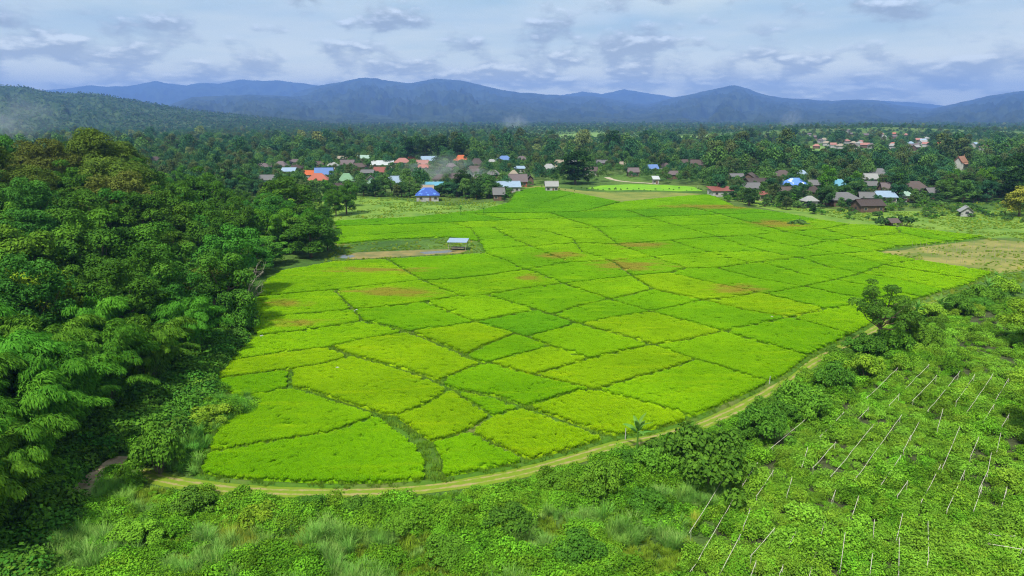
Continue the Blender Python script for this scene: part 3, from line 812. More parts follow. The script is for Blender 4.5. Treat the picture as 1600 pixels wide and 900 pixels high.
def rice_patch(i, seed):
    rng = np.random.default_rng(seed)
    V, F, tone = [], [], []
    for gx in np.arange(-0.24, 0.25, 0.12):
        for gy in np.arange(-0.24, 0.25, 0.12):
            cx, cy_ = gx + rng.uniform(-0.05, 0.05), gy + rng.uniform(-0.05, 0.05)
            tn = rng.uniform(0, 1); hh = rng.uniform(0.75, 1.2)
            for k in range(6):
                a = rng.uniform(0, 6.283); L = 0.34 * hh * rng.uniform(0.7, 1.15); q = rng.uniform(0.2, 0.75)
                s = np.array([-math.sin(a), math.cos(a), 0]) * 0.022
                b = np.array([cx, cy_, 0.0]); d = np.array([math.cos(a), math.sin(a), 0])
                mid = b + d * L * q * 0.4 + np.array([0, 0, L * 0.75]); tip = b + d * L * q + np.array([0, 0, L * (1.05 - 0.4 * q)])
                o = len(V); V += [b - s, b + s, mid + s, mid - s, tip]
                F += [(o, o + 1, o + 2, o + 3), (o + 3, o + 2, o + 4, o + 4)]; t = 0.5 * tn + 0.5 * rng.uniform(); tone += [t, t]
    # pure quads plus tip triangles
    F2 = [f if f[2] != f[3] else f[:3] for f in F]
    return obj("rice_patch_%d" % i, make_mesh("rice_patch", V, F2, RICE_TUFT[i], tone=tone), col=PROTO)
RICE_OBJ = [rice_patch(i, 40 + i) for i in range(4)]

def plot_group():
    ng = bpy.data.node_groups.new("planted_surface", "GeometryNodeTree")
    for nm, typ in (("Geometry", "NodeSocketGeometry"), ("Plant", "NodeSocketObject"), ("Density", "NodeSocketFloat"), ("Seed", "NodeSocketInt"), ("Size", "NodeSocketFloat")):
        ng.interface.new_socket(nm, in_out="INPUT", socket_type=typ)
    ng.interface.new_socket("Geometry", in_out="OUTPUT", socket_type="NodeSocketGeometry")
    n, l = ng.nodes, ng.links
    gi, go = n.new("NodeGroupInput"), n.new("NodeGroupOutput")
    nrm = n.new("GeometryNodeInputNormal"); sep = n.new("ShaderNodeSeparateXYZ"); l.new(nrm.outputs[0], sep.inputs[0])
    cmp_ = n.new("FunctionNodeCompare"); cmp_.data_type = "FLOAT"; cmp_.operation = "GREATER_THAN"
    l.new(sep.outputs[2], cmp_.inputs[0]); cmp_.inputs[1].default_value = 0.55
    ds = n.new("GeometryNodeDistributePointsOnFaces")
    l.new(gi.outputs["Geometry"], ds.inputs["Mesh"]); l.new(cmp_.outputs[0], ds.inputs["Selection"])
    l.new(gi.outputs["Density"], ds.inputs["Density"]); l.new(gi.outputs["Seed"], ds.inputs["Seed"])
    oi = n.new("GeometryNodeObjectInfo"); l.new(gi.outputs["Plant"], oi.inputs[0]); oi.inputs["As Instance"].default_value = True
    ip = n.new("GeometryNodeInstanceOnPoints"); l.new(ds.outputs["Points"], ip.inputs["Points"]); l.new(oi.outputs["Geometry"], ip.inputs["Instance"])
    rv = n.new("FunctionNodeRandomValue"); rv.data_type = "FLOAT_VECTOR"
    rv.inputs[0].default_value = (-0.02, -0.02, 0); rv.inputs[1].default_value = (0.02, 0.02, 6.283)
    l.new(rv.outputs[0], ip.inputs["Rotation"])
    rs = n.new("FunctionNodeRandomValue"); rs.data_type = "FLOAT"
    rs.inputs[2].default_value = 0.94; rs.inputs[3].default_value = 1.06
    mu = n.new("ShaderNodeMath"); mu.operation = "MULTIPLY"; l.new(rs.outputs[1], mu.inputs[0]); l.new(gi.outputs["Size"], mu.inputs[1])
    cb = n.new("ShaderNodeCombineXYZ"); l.new(mu.outputs[0], cb.inputs[0]); l.new(mu.outputs[0], cb.inputs[1]); l.new(rs.outputs[1], cb.inputs[2])
    l.new(cb.outputs[0], ip.inputs["Scale"])
    jn = n.new("GeometryNodeJoinGeometry"); l.new(gi.outputs["Geometry"], jn.inputs[0]); l.new(ip.outputs[0], jn.inputs[0])
    l.new(jn.outputs[0], go.inputs[0])
    return ng
PLANTED = plot_group()

def planted(o, plant, dens, seed, size=1.0):
    m = o.modifiers.new("plants", "NODES"); m.node_group = PLANTED
    m["Socket_1"] = plant; m["Socket_2"] = float(dens); m["Socket_3"] = int(seed); m["Socket_4"] = float(size)

def densify(pts, step):
    out = []
    for a, b in zip(pts, np.roll(pts, -1, 0)):
        k = max(1, int(np.linalg.norm(b - a) / step))
        out += [a + (b - a) * i / k for i in range(k)]
    return np.array(out)

def inset(poly, d):
    """shrink a closed outline; d is one distance or one per edge (edge i runs from point i to i+1); corners slightly rounded"""
    n = len(poly)
    dd = np.broadcast_to(np.asarray(d, float), (n,)).copy()
    A = 0.5 * np.sum(poly[:, 0] * np.roll(poly[:, 1], -1) - np.roll(poly[:, 0], -1) * poly[:, 1])
    if A < 0:
        poly = poly[::-1]; dd = np.roll(dd[::-1], -1)
    out = []
    for i in range(n):
        p0, p1, p2 = poly[i - 1], poly[i], poly[(i + 1) % n]
        e1, e2 = p1 - p0, p2 - p1
        e1 = e1 / (np.linalg.norm(e1) + 1e-9); e2 = e2 / (np.linalg.norm(e2) + 1e-9)
        n1, n2 = np.array([-e1[1], e1[0]]), np.array([-e2[1], e2[0]])
        d1, d2 = dd[i - 1], dd[i]
        det = n1[0] * n2[1] - n1[1] * n2[0]
        if abs(det) > 0.30:
            q = np.array([d1 * n2[1] - d2 * n1[1], n1[0] * d2 - n2[0] * d1]) / det
            lim = 2.2 * max(abs(d1), abs(d2)); L = np.linalg.norm(q)
            if L > lim: q = q * lim / L
        else:
            b = n1 + n2; q = b / (np.linalg.norm(b) + 1e-9) * 0.5 * (d1 + d2)
        out.append(p1 + q)
    out = np.array(out)
    r = []
    for i in range(n):
        a, b = out[i], out[(i + 1) % n]
        L = np.linalg.norm(b - a); c = min(0.25, 0.22 / (L + 1e-6))
        r += [a + (b - a) * c, b - (b - a) * c]
    return np.array(r)

def bund_extra(a, b):
    """how much wider than the common bund the one between two nodes is"""
    m = 0.5 * (np.array(BN[a]) + np.array(BN[b])); x, y = m
    if 604 <= x <= 690 and 658 < y < 753 and abs(x - np.interp(y, [655, 682, 698, 722, 753], [604, 640, 662, 676, 680])) < 12: return 0.75
    if 515 <= x <= 957 and abs(y - np.interp(x, [515, 550, 600, 660, 704, 770, 820, 870, 930, 957], [548, 560, 573, 592, 611, 624, 641, 659, 681, 686])) < 4: return 0.28
    if 567 <= x <= 757 and abs(y - np.interp(x, [553, 567, 612, 636, 670, 712, 735, 757], [487, 505, 515, 522, 535, 552, 565, 572])) < 4: return 0.26
    if 452 <= x <= 604 and abs(y - np.interp(x, [452, 480, 540, 604], [609, 615, 635, 655])) < 4: return 0.22
    if 760 <= x <= 1020 and abs(y - np.interp(x, [760, 800, 845, 900, 940, 985, 1020], [464, 476, 489, 508, 520, 532, 543])) < 4: return 0.18
    return 0.12 * float(_hash(np.array(a + b), np.array(a * b % 97), 5)) - 0.03

def soil_mat():
    m, n, l = new_mat("bund_soil")
    p = world_pos(n)
    a = ramp(n, l, tnoise(n, l, 0.09, 4, 0.6, p), 0.45, 0.72)
    b = tnoise(n, l, 1.5, 5, 0.7, p)
    col = mixc(n, l, b, (0.030, 0.090, 0.008), (0.075, 0.165, 0.012))
    col = mixc(n, l, mth(n, l, "MULTIPLY", a, 0.6), col, (0.17, 0.14, 0.06))
    return finish(m, n, l, col, 0.95, bump=b, bump_d=0.12, spec=0.1)
M["bund"] = soil_mat()
BUND_TUFT = grass_clump("bund_tuft", 5, 70, 0.42, 0.045, 0.10, "bund_grass", 0.9, 2, [(x, y) for x in np.linspace(-.35, .35, 4) for y in np.linspace(-.35, .35, 4)])

def build_rice():
    rng = np.random.default_rng(12)
    # the tilled land under all plots
    used = {}
    for f in BF:
        for a, b in zip(f, f[1:] + f[:1]): used.setdefault((min(a, b), max(a, b)), []).append((a, b))
    outer = {a: b for v in used.values() if len(v) == 1 for a, b in v}
    s = next(iter(outer)); loop = [s]
    while outer[loop[-1]] != s and len(loop) < 500: loop.append(outer[loop[-1]])
    base = inset(BW[loop], -0.5)
    V = [(x, y, 0.012) for x, y in base]
    root = obj("rice_field", make_mesh("rice_field", V, [tuple(range(len(V)))], M["bund"]))
    tag(root, "wide field of green rice plots divided by low grassy bunds", None, kind="structure")
    for i, f in enumerate(BF):
        poly = BW[f]
        c = poly.mean(0); pc = np.array([BN[k] for k in f]).mean(0)
        d = math.hypot(*c)
        wide = 0.31 + 0.0016 * d
        ed = [wide + bund_extra(f[t], f[(t + 1) % len(f)]) for t in range(len(f))]
        q = densify(inset(poly, ed), 0.8 + d * 0.006)
        nz = (fbm(q[:, 0] / 1.7, q[:, 1] / 1.7, 3, 3) - 0.5)[:, None] * (0.12 + 0.0004 * d)
        q = q + (q - c) / (np.linalg.norm(q - c, axis=1, keepdims=True) + 1e-6) * nz
        k = len(q)
        h = 0.30 * rng.uniform(0.85, 1.2)
        V = [(x, y, 0.03) for x, y in q] + [(x, y, h) for x, y in inset_keep(q, 0.10)]
        F = [(j, (j + 1) % k, k + (j + 1) % k, k + j) for j in range(k)] + [tuple(range(k, 2 * k))]
        # tint by place: ripest near the track, deepest green at the far left
        r = rng.uniform()
        if pc[1] > 560: ti = 0 if r < 0.55 else 1 if r < 0.85 else 2
        elif pc[1] > 440: ti = 1 if r < 0.42 else (0 if r < 0.62 else 2 if r < 0.92 else 3)
        elif pc[0] < 800 and pc[1] < 360: ti = 3 if r < 0.5 else 2
        elif pc[1] < 345: ti = 2 if r < 0.6 else 3
        else: ti = 2 if r < 0.6 else 1
        if pc[0] < 620 and 400 < pc[1] < 440: ti = 1
        o = obj("rice_plot", make_mesh("rice_plot", V, F, RICE_BED[ti]), root)
        dens, size = (9.0, 1.0) if d < 110 else (4.0, 1.5) if d < 175 else (1.8, 2.2)
        planted(o, RICE_OBJ[ti], dens, i, size)
    # bunds: each run between two crossings
    deg = {}
    for a, b in used: deg.setdefault(a, []).append(b); deg.setdefault(b, []).append(a)
    seen = set()
    wide_keys = [((604, 655), (680, 753), 1.7), ((455, 560), (960, 690), 0.62), ((600, 505), (1080, 660), 0.55), ((450, 600), (610, 660), 0.55)]
    for a0, b0 in used:
        if (a0, b0) in seen: continue
        chain = [a0, b0]; seen.add((a0, b0))
        for end in (0, 1):
            while True:
                e = chain[-1] if end else chain[0]
                pv = chain[-2] if end else chain[1]
                if len(deg[e]) != 2: break
                nx = [k for k in deg[e] if k != pv]
                if not nx: break
                nx = nx[0]; key = (min(e, nx), max(e, nx))
                if key in seen: break
                seen.add(key)
                if end: chain.append(nx)
                else: chain.insert(0, nx)
        pts = BW[chain]; mid = pts.mean(0); d = math.hypot(*mid)
        pcx = np.array([BN[k] for k in chain]).mean(0)
        w = 0.26 + 0.0008 * d
        w += 0.85 * float(np.mean([bund_extra(u, v) for u, v in zip(chain, chain[1:])]))
        # resample
        seg = np.linalg.norm(np.diff(pts, axis=0), axis=1); L = np.concatenate([[0], np.cumsum(seg)])
        if L[-1] < 0.6: continue
        s_ = np.linspace(0, L[-1], max(3, int(L[-1] / (1.0 + d * 0.008)) + 1))
        q = np.stack([np.interp(s_, L, pts[:, j]) for j in range(2)], 1)
        tg = np.gradient(q, axis=0); tg /= np.linalg.norm(tg, axis=1, keepdims=True) + 1e-9
        nr = np.stack([-tg[:, 1], tg[:, 0]], 1)
        q = q + nr * (fbm(q[:, 0] / 3.0, q[:, 1] / 3.0, 6, 2) - 0.5)[:, None] * 0.16
        V = []
        for j, (c, nn) in enumerate(zip(q, nr)):
            ww = w * (0.8 + 0.45 * float(vnoise(c[0] / 1.3, c[1] / 1.3, 4)))
            hh = 0.16 + 0.10 * float(vnoise(c[0] / 0.9, c[1] / 0.9, 9))
            for t, zz in ((-1.15, -0.02), (-0.55, hh), (0.55, hh * 0.95), (1.15, -0.02)):
                V.append((c[0] + nn[0] * ww * t, c[1] + nn[1] * ww * t, zz + 0.012))
        F = [(4 * j + t, 4 * j + t + 1, 4 * j + t + 5, 4 * j + t + 4) for j in range(len(q) - 1) for t in range(3)]
        me = make_mesh("bund", V, F, M["bund"], smooth=True); me.flip_normals()
        o = obj("bund", me, root)
        planted(o, BUND_TUFT, 1.6 if d < 130 else 0.9, len(seen), 0.6 if w < 0.5 else 1.0)

def inset_keep(q, d):
    c = q.mean(0); v = q - c
    return q - v / (np.linalg.norm(v, axis=1, keepdims=True) + 1e-6) * d
build_rice()

# ------------------------------------------------------------------ tracks, paths, meadows, pond
def ribbon(name, px_line, width, mat, label, kind="structure", z=0.02, wob=0.3, cross=5, step=1.2):
    pts = np.array([hit(a, b)[:2] for a, b in px_line])
    seg = np.linalg.norm(np.diff(pts, axis=0), axis=1); L = np.concatenate([[0], np.cumsum(seg)])
    s_ = np.linspace(0, L[-1], int(L[-1] / step) + 2)
    q = np.stack([np.interp(s_, L, pts[:, j]) for j in range(2)], 1)
    for _ in range(3): q[1:-1] = (q[:-2] + 2 * q[1:-1] + q[2:]) / 4
    tg = np.gradient(q, axis=0); tg /= np.linalg.norm(tg, axis=1, keepdims=True) + 1e-9
    nr = np.stack([-tg[:, 1], tg[:, 0]], 1)
    V, ac = [], []
    for c, nn in zip(q, nr):
        w = width * (1 + wob * (float(fbm(c[0] / 4, c[1] / 4, 2, 3)) - 0.5))
        for t in np.linspace(-1, 1, cross):
            x, y = c + nn * w * 0.5 * t
            V.append((x, y, float(terr(x, y)) + z + 0.03 * (1 - t * t))); ac.append(t)
    k = cross
    F = [(k * j + t, k * j + t + 1, k * (j + 1) + t + 1, k * (j + 1) + t) for j in range(len(q) - 1) for t in range(k - 1)]
    me = make_mesh(name, V, F, mat, smooth=True); me.flip_normals()
    a = me.attributes.new("across", "FLOAT", "POINT"); a.data.foreach_set("value", np.array(ac, np.float32))
    o = obj(name, me); tag(o, label, None, kind=kind)
    return o

def track_mat(name, soil1, soil2, grass, rut=0.45, grassy=0.5):
    m, n, l = new_mat(name)
    p = world_pos(n)
    at = N(n, "ShaderNodeAttribute", attribute_name="across")
    ab = mth(n, l, "ABSOLUTE", at.outputs["Fac"])
    rd = mth(n, l, "ABSOLUTE", mth(n, l, "SUBTRACT", ab, rut))
    nz = tnoise(n, l, 0.8, 5, 0.7, p)
    f = mth(n, l, "ADD", mth(n, l, "SUBTRACT", 0.30, rd), mth(n, l, "MULTIPLY_ADD", nz, 0.9, -0.55 + (0.5 - grassy) * 0.4))
    f = ramp(n, l, f, -0.05, 0.16)
    so = mixc(n, l, tnoise(n, l, 2.5, 4, 0.6, p), soil1, soil2)
    gr = mixc(n, l, tnoise(n, l, 1.7, 4, 0.7, p), grass, (grass[0] * 1.8, grass[1] * 1.5, grass[2] * 1.5))
    return finish(m, n, l, mixc(n, l, f, gr, so), 0.95, bump=nz, bump_d=0.08, spec=0.1)
M["track"] = track_mat("farm_track", (0.21, 0.18, 0.07), (0.29, 0.25, 0.10), (0.095, 0.160, 0.012), rut=0.40, grassy=0.60)
M["dirt"] = plain("dirt", (0.25, 0.18, 0.12), (0.36, 0.27, 0.19), 0.7, 0.95, 0.06)
ribbon("farm_track", [(215, 738), (262, 752), (340, 764), (420, 769), (500, 770), (580, 769), (660, 764), (740, 753), (820, 738), (900, 716), (960, 697), (1010, 688), (1080, 671), (1150, 642), (1205, 610), (1262, 570), (1325, 537), (1360, 518), (1420, 486), (1500, 461)],
       2.1, M["track"], "grassy dirt farm track curving round the near edge of the rice field")
ribbon("dirt_path", [(118, 778), (140, 758), (165, 738), (198, 714)], 3.0, M["dirt"], "bare brown dirt path leading under the bamboo at the lower left", wob=0.9, z=0.03)
ribbon("dirt_path.001", [(-60, 930), (-10, 902), (48, 868)], 2.2, M["dirt"], "bare brown dirt patch in the lower left corner", wob=0.9, z=0.03)
M["lane"] = plain("lane_soil", (0.28, 0.24, 0.17), (0.36, 0.31, 0.23), 0.5, 0.95)
ribbon("village_lane", [(948, 277), (955, 280), (968, 283), (990, 285), (1010, 286), (1030, 288)], 3.5, M["lane"], "pale dirt lane between trees left of the blue-roofed house", z=0.05)
ribbon("village_lane.001", [(795, 318), (830, 324), (860, 330)], 0.9, M["lane"], "pale footpath crossing the far deep-green rice", z=0.30)

def sheet(name, px_poly, mat, label, z=0.008, kind="structure", soft=1.0):
    q = np.array([hit(a, b)[:2] for a, b in px_poly])
    q = densify(q, 2.0 + 0.01 * np.linalg.norm(q.mean(0)))
    q = q + soft * 2.2 * np.stack([fbm(q[:, 0] / 5, q[:, 1] / 5, 1, 3) - 0.5, fbm(q[:, 0] / 5, q[:, 1] / 5, 7, 3) - 0.5], 1)
    V = [(x, y, float(terr(x, y)) + z) for x, y in q]
    me = make_mesh(name, V, [tuple(range(len(V)))], mat)
    if me.polygons[0].normal.z < 0: me.flip_normals()
    o = obj(name, me); tag(o, label, None, kind=kind)
    return o
M["meadow"] = plain("meadow", (0.07, 0.155, 0.015), (0.15, 0.24, 0.025), 0.12, 0.95, 0.2, 0.3, 0.7)
M["fallow"] = plain("fallow", (0.10, 0.145, 0.02), (0.19, 0.20, 0.04), 0.10, 0.95, 0.2, 0.3, 0.7)
M["bright_rice"] = plain("far_rice", (0.10, 0.27, 0.008), (0.16, 0.33, 0.01), 0.15, 0.95, 0.2, 0.3, 0.7)
M["pale_field"] = plain("pale_field", (0.09, 0.19, 0.03), (0.15, 0.23, 0.05), 0.02, 0.95, 0, 0.3, 0.7)
M["mud"] = plain("mud", (0.12, 0.12, 0.03), (0.22, 0.17, 0.05), 0.3, 0.6)
sheet("meadow", [(490, 318), (530, 308), (620, 312), (700, 322), (770, 316), (800, 322), (740, 332), (690, 337), (600, 345), (510, 349)], M["meadow"], "rough grass meadow between the forest and the village")
sheet("meadow.001", [(815, 292), (850, 290), (900, 297), (950, 301), (1030, 300), (1100, 303), (1060, 308), (1010, 311), (975, 317), (930, 308), (900, 304)], M["fallow"], "dry yellowish strip of grass along the far end of the rice")
sheet("meadow.002", [(1120, 308), (1210, 312), (1300, 327), (1400, 330), (1620, 330), (1620, 372), (1545, 372), (1450, 362), (1400, 356), (1330, 353), (1230, 334)], M["meadow"], "scrubby grassland dotted with bushes right of the rice")
M["garden"] = plain("fallow_garden", (0.095, 0.135, 0.02), (0.24, 0.21, 0.06), 0.13, 0.95, 0.15, 0.3, 0.7)
sheet("meadow.003", [(1370, 395), (1440, 386), (1545, 374), (1640, 380), (1640, 420), (1556, 428), (1480, 416)], M["garden"], "fallow fenced garden with rows of thin stakes", z=0.016)
M["tilth"] = plain("crop_soil", (0.030, 0.040, 0.014), (0.06, 0.075, 0.025), 0.8, 0.95, 0.1)
sheet("vegetable_bed", [(1040, 960), (1085, 880), (1125, 800), (1175, 738), (1235, 668), (1325, 615), (1405, 578), (1475, 523), (1565, 473), (1800, 450), (1900, 960)], M["tilth"], "dark tilled soil under the vegetable crop at the lower right", z=0.02)
sheet("far_rice", [(915, 294), (940, 290), (985, 288), (1040, 289), (1085, 292), (1098, 299), (1060, 299), (1000, 297), (950, 298)], M["bright_rice"], "bright green rice strip in front of the village trees", z=0.06)
sheet("far_field", [(865, 213), (905, 208), (950, 208), (950, 215), (880, 218)], M["pale_field"], "pale green field far below the twin-topped mountain", z=1.2)
sheet("far_field.001", [(1165, 233), (1215, 229), (1290, 230), (1285, 240), (1215, 252), (1170, 243)], M["pale_field"], "pale green field behind the dark village trees", z=1.2)
sheet("far_field.002", [(1508, 241), (1548, 238), (1552, 252), (1515, 256)], M["pale_field"], "pale green field beside the temple", z=1.2)
sheet("far_field.003", [(1060, 214), (1110, 212), (1150, 213), (1110, 216), (1060, 217)], M["pale_field"], "thin pale green field strip under the pointed mountain", z=1.2)
sheet("mud_bank", [(522, 400), (560, 394), (640, 391), (700, 389), (735, 391), (720, 396), (640, 400), (550, 405)], M["mud"], "brown muddy strip around the small pond in the rice", z=0.02)
def water_mat():
    m, n, l = new_mat("pond_water")
    b = tnoise(n, l, 1.5, 2, 0.5, world_pos(n))
    return finish(m, n, l, (0.10, 0.09, 0.05), 0.06, bump=b, bump_d=0.01, spec=0.6)
M["water"] = water_mat()
sheet("pond_water", [(526, 403), (534, 399), (546, 398), (556, 400), (545, 404)], M["water"], "small pale pond beside the forest edge", z=0.03, soft=0.5)
sheet("pond_water.001", [(655, 394), (700, 391), (716, 392), (700, 395), (665, 397)], M["water"], "narrow sliver of water next to the blue-roofed field shelter", z=0.03, soft=0.5)

# ------------------------------------------------------------------ plant kinds
PR = {}
PR["round"] = [broadleaf(101 + k, 13 + k, 5.2, 0.04, 42, 0.36, 15000, "leaf_dark" if k % 2 else "leaf_mid2", br=(0.19, 0.33), spread=0.95) for k in range(4)]
PR["light"] = [broadleaf(121 + k, 12 + k, 5.4, 0.04, 38, 0.40, 14000, ["leaf_mid", "leaf_light", "leaf_mid"][k], br=(0.19, 0.33), spread=0.95) for k in range(3)]
PR["wide"] = [broadleaf(131 + k, 20, 8.0, 0.18, 60, 0.40, 20000, "leaf_olive", flat=0.85, trunk_r=0.45, br=(0.16, 0.30)) for k in range(3)]
PR["blue"] = [broadleaf(141 + k, 13 + 2 * k, 5.0, 0.04, 42, 0.32, 15000, "leaf_blue", br=(0.19, 0.33), spread=0.95) for k in range(2)]
PR["bamboo"] = [bamboo(151 + k, 15.5, 7.0, 26, 26000) for k in range(3)]
PR["bamboo_far"] = [bamboo(161 + k, 12.0, 5.0, 16, 8000) for k in range(2)]
PR["vtree"] = [broadleaf(171 + k, 9 + k, 4.3, 0.03, 30, 0.50, 3600, ["wood_dark", "wood_mid", "wood_blue", "wood_olive", "leaf_deep", "leaf_mid2"][k], br=(0.18, 0.34)) for k in range(6)]
PR["tall"] = [broadleaf(181 + k, 17, 5.2, 0.03, 44, 0.5, 7000, "leaf_deep", br=(0.22, 0.36), spread=0.9) for k in range(2)]
PR["yellow"] = [broadleaf(191, 11, 5.0, 0.03, 46, 0.40, 8000, "leaf_yellow", br=(0.18, 0.32))]
PR["slender"] = [broadleaf(201, 12, 4.4, 0.2, 36, 0.25, 10000, "leaf_mid2", br=(0.15, 0.27), spread=1.0, trunk_r=0.22, sparse=True)]
PR["palm"] = [palm(211 + k, 8.0 + k) for k in range(2)]
PR["bush"] = [bush(221 + k, 2.6, 2.3, 34, 0.22, 6000, ["leaf_mid", "leaf_mid2", "leaf_light"][k]) for k in range(3)]
PR["vbush"] = [bush(231 + k, 2.2, 2.0, 12, 0.36, 900, ["wood_mid", "wood_dark", "leaf_mid2"][k]) for k in range(3)]
PR["edge"] = [broadleaf(241, 10, 4.4, 0.12, 26, 0.28, 12000, "leaf_light", br=(0.2, 0.34))]

TREE_N = 0
# ------------------------------------------------------------------ the forest on the left
BAMBOO_NEAR = [  # px foot, py foot, height scale, kind
    (-95, 900, 1.0, 0), (-25, 858, 0.9, 1), (-90, 800, 1.15, 2), (38, 812, 0.85, 0), (55, 748, 0.98, 1), (-50, 735, 1.15, 1), (10, 690, 1.1, 2),
    (112, 690, 0.98, 0), (172, 645, 0.95, 2), (80, 640, 1.08, 1), (240, 606, 0.90, 1), (150, 590, 1.0, 0), (298, 566, 0.85, 2), (-70, 650, 1.15, 0)]
rngF = np.random.default_rng(77)
for i, (a, b, s, k) in enumerate(BAMBOO_NEAR):
    g = hit(a, b)
    place(PR["bamboo"][k], "bamboo_clump", "arching bamboo clump " + ("over the dirt path at the lower left" if b > 780 else "in the middle of the near forest edge" if b > 670 else "where the near forest edge meets the rice"), "bamboo", "bamboo along the near forest edge", g, rngF.uniform(0, 6.28), s)
bamboo_xy = [hit(a, b)[:2] for a, b, _, _ in BAMBOO_NEAR]
# single trees the photograph lets one point to
place_px(PR["wide"][0], "forest_tree", "tallest spreading rusty-olive tree standing above the left forest skyline", "tree", None, 158, 330, 181, 0.4, 118)
place_px(PR["wide"][1], "forest_tree", "flat-topped olive tree beside the thin smoke, left of the tallest forest tree", "tree", None, 78, 335, 193, 2.0, 106)
place_px(PR["wide"][2], "forest_tree", "broad rusty-olive tree in front of the tallest forest tree", "tree", None, 190, 365, 224, 1.0, 135)
place_px(PR["round"][1], "forest_tree", "round vine-covered tree standing clear in the middle of the left forest", "tree", None, 326, 345, 256, 0.0, 66)
place_px(PR["round"][3], "forest_tree", "big dark tree rising behind the forest corner next to the meadow", "tree", None, 452, 362, 266, 0.7, 92)
place_px(PR["round"][1], "forest_tree", "dark drooping tree at the outermost corner of the forest over the paddies", "tree", None, 486, 402, 326, 2.4, 84)
place_px(PR["bamboo_far"][0], "bamboo_clump", "leaning bamboo clump just left of the forest corner tree", "bamboo", None, 432, 398, 302, 0.3, 92)
place_px(PR["bamboo_far"][1], "bamboo_clump", "bright bamboo clump behind the forest corner", "bamboo", None, 398, 385, 305, 1.3, 80)
place_px(PR["wide"][1], "forest_tree", "brownish tree at the forest edge beside the bare dead tree", "tree", None, 335, 500, 396, 0.9, 120)
place_px(PR["round"][0], "forest_tree", "dark tree overhanging the paddy corner behind the elephant grass", "tree", None, 362, 480, 410, 3.0, 84)
place_px(PR["round"][2], "forest_tree", "green tree filling the gap left of the forest corner", "tree", None, 458, 396, 330, 1.1, 70)
place_px(PR["blue"][0], "forest_tree", "dark low tree on the outer side of the forest corner", "tree", None, 512, 392, 350, 0.4, 50)
place_px(PR["round"][0], "forest_tree", "low dark tree below the leaning bamboo near the forest corner", "tree", None, 420, 415, 365, 2.0, 70)
place_px(PR["blue"][1], "forest_tree", "dark bluish tree behind the bare dead tree", "tree", None, 400, 428, 370, 0.0, 62)
special = [(458, 396), (512, 392), (420, 415), (400, 428), (158, 330), (78, 335), (185, 365), (326, 345), (452, 362), (486, 402), (432, 398), (398, 385), (335, 500), (362, 480)]
special_xy = [hit(a, b)[:2] for a, b in special]

FOREST_LABEL = {"round": "round-crowned green tree", "light": "pale yellow-green tree", "wide": "spreading olive-brown tree", "blue": "dark bluish-green tree", "bamboo_far": "bamboo clump"}
def forest():
    rng = np.random.default_rng(5)
    n = 0
    y = 60.0
    while y < 292:
        step = 9.0 + y * 0.008
        edge = float(np.interp(y, FE_Y, FE_X))
        x = edge - 4.0
        while x > -(0.80 * y + 28):
            qx, qy = x + rng.uniform(-0.42, 0.42) * step, y + rng.uniform(-0.42, 0.42) * step
            x -= step
            if any((qx - a) ** 2 + (qy - b) ** 2 < 6.2 ** 2 for a, b in bamboo_xy): continue
            if any((qx - a) ** 2 + (qy - b) ** 2 < 7.0 ** 2 for a, b in special_xy): continue
            if qy < 72 and qx > -56: continue
            z = float(terr(qx, qy))
            r = rng.uniform()
            pxx, pyy = proj(qx, qy, z + 10)
            front = qy < 130
            if qy < 150:
                kind = "light" if r < 0.48 else "round" if r < 0.86 else "blue" if r < 0.94 else "bamboo_far"
            elif pxx < 260:
                kind = "round" if r < 0.50 else "wide" if r < 0.74 else "blue" if r < 0.92 else "light"
            else:
                kind = "round" if r < 0.58 else "blue" if r < 0.84 else "bamboo_far" if r < 0.92 else "light"
            pr = PR[kind][rng.integers(len(PR[kind]))]
            if kind == "round" and qy > 140 and rng.uniform() < 0.7: pr = PR["round"][1 if rng.uniform() < 0.5 else 3]
            s = rng.uniform(0.88, 1.42)
            if qy > 215: s *= 0.85
            if kind == "wide": s *= 0.95
            # keep the village in sight beyond the forest: crowns stay under the line of the roofs there
            top = z + pr.H * s
            tx, ty = proj(qx, qy, top)
            if qy > 160 and 225 < tx < 520:
                lim = np.interp(tx, [225, 300, 350, 395, 430, 500], [262, 282, 290, 300, 285, 322])
                if ty < lim: s *= max(0.45, float((CAM_H - (lim - 185) / FOC * qy - z) / (pr.H * s)))
            nm = "bamboo_clump" if kind == "bamboo_far" else "forest_tree"
            band = "front rows" if qy < 95 else "second rows" if qy < 130 else "middle rows" if qy < 175 else "far rows" if qy < 225 else "back rows"
            lat = "next to the rice" if edge - qx < 14 else "at the left edge" if pxx < 90 else "left half" if pxx < 230 else "right half"
            place(pr, nm, "%s%s in left forest's %s, %s" % ("tall " if s > 1.2 else "low " if s < 0.85 else "", FOREST_LABEL[kind], band, lat), "bamboo" if nm == "bamboo_clump" else "tree", "trees of the left forest" if nm == "forest_tree" else "bamboo within the left forest",
                  (qx, qy, z), rng.uniform(0, 6.28), s, rng.uniform(0.9, 1.12))
            n += 1
        y += step
    print("forest trees", n)
forest()

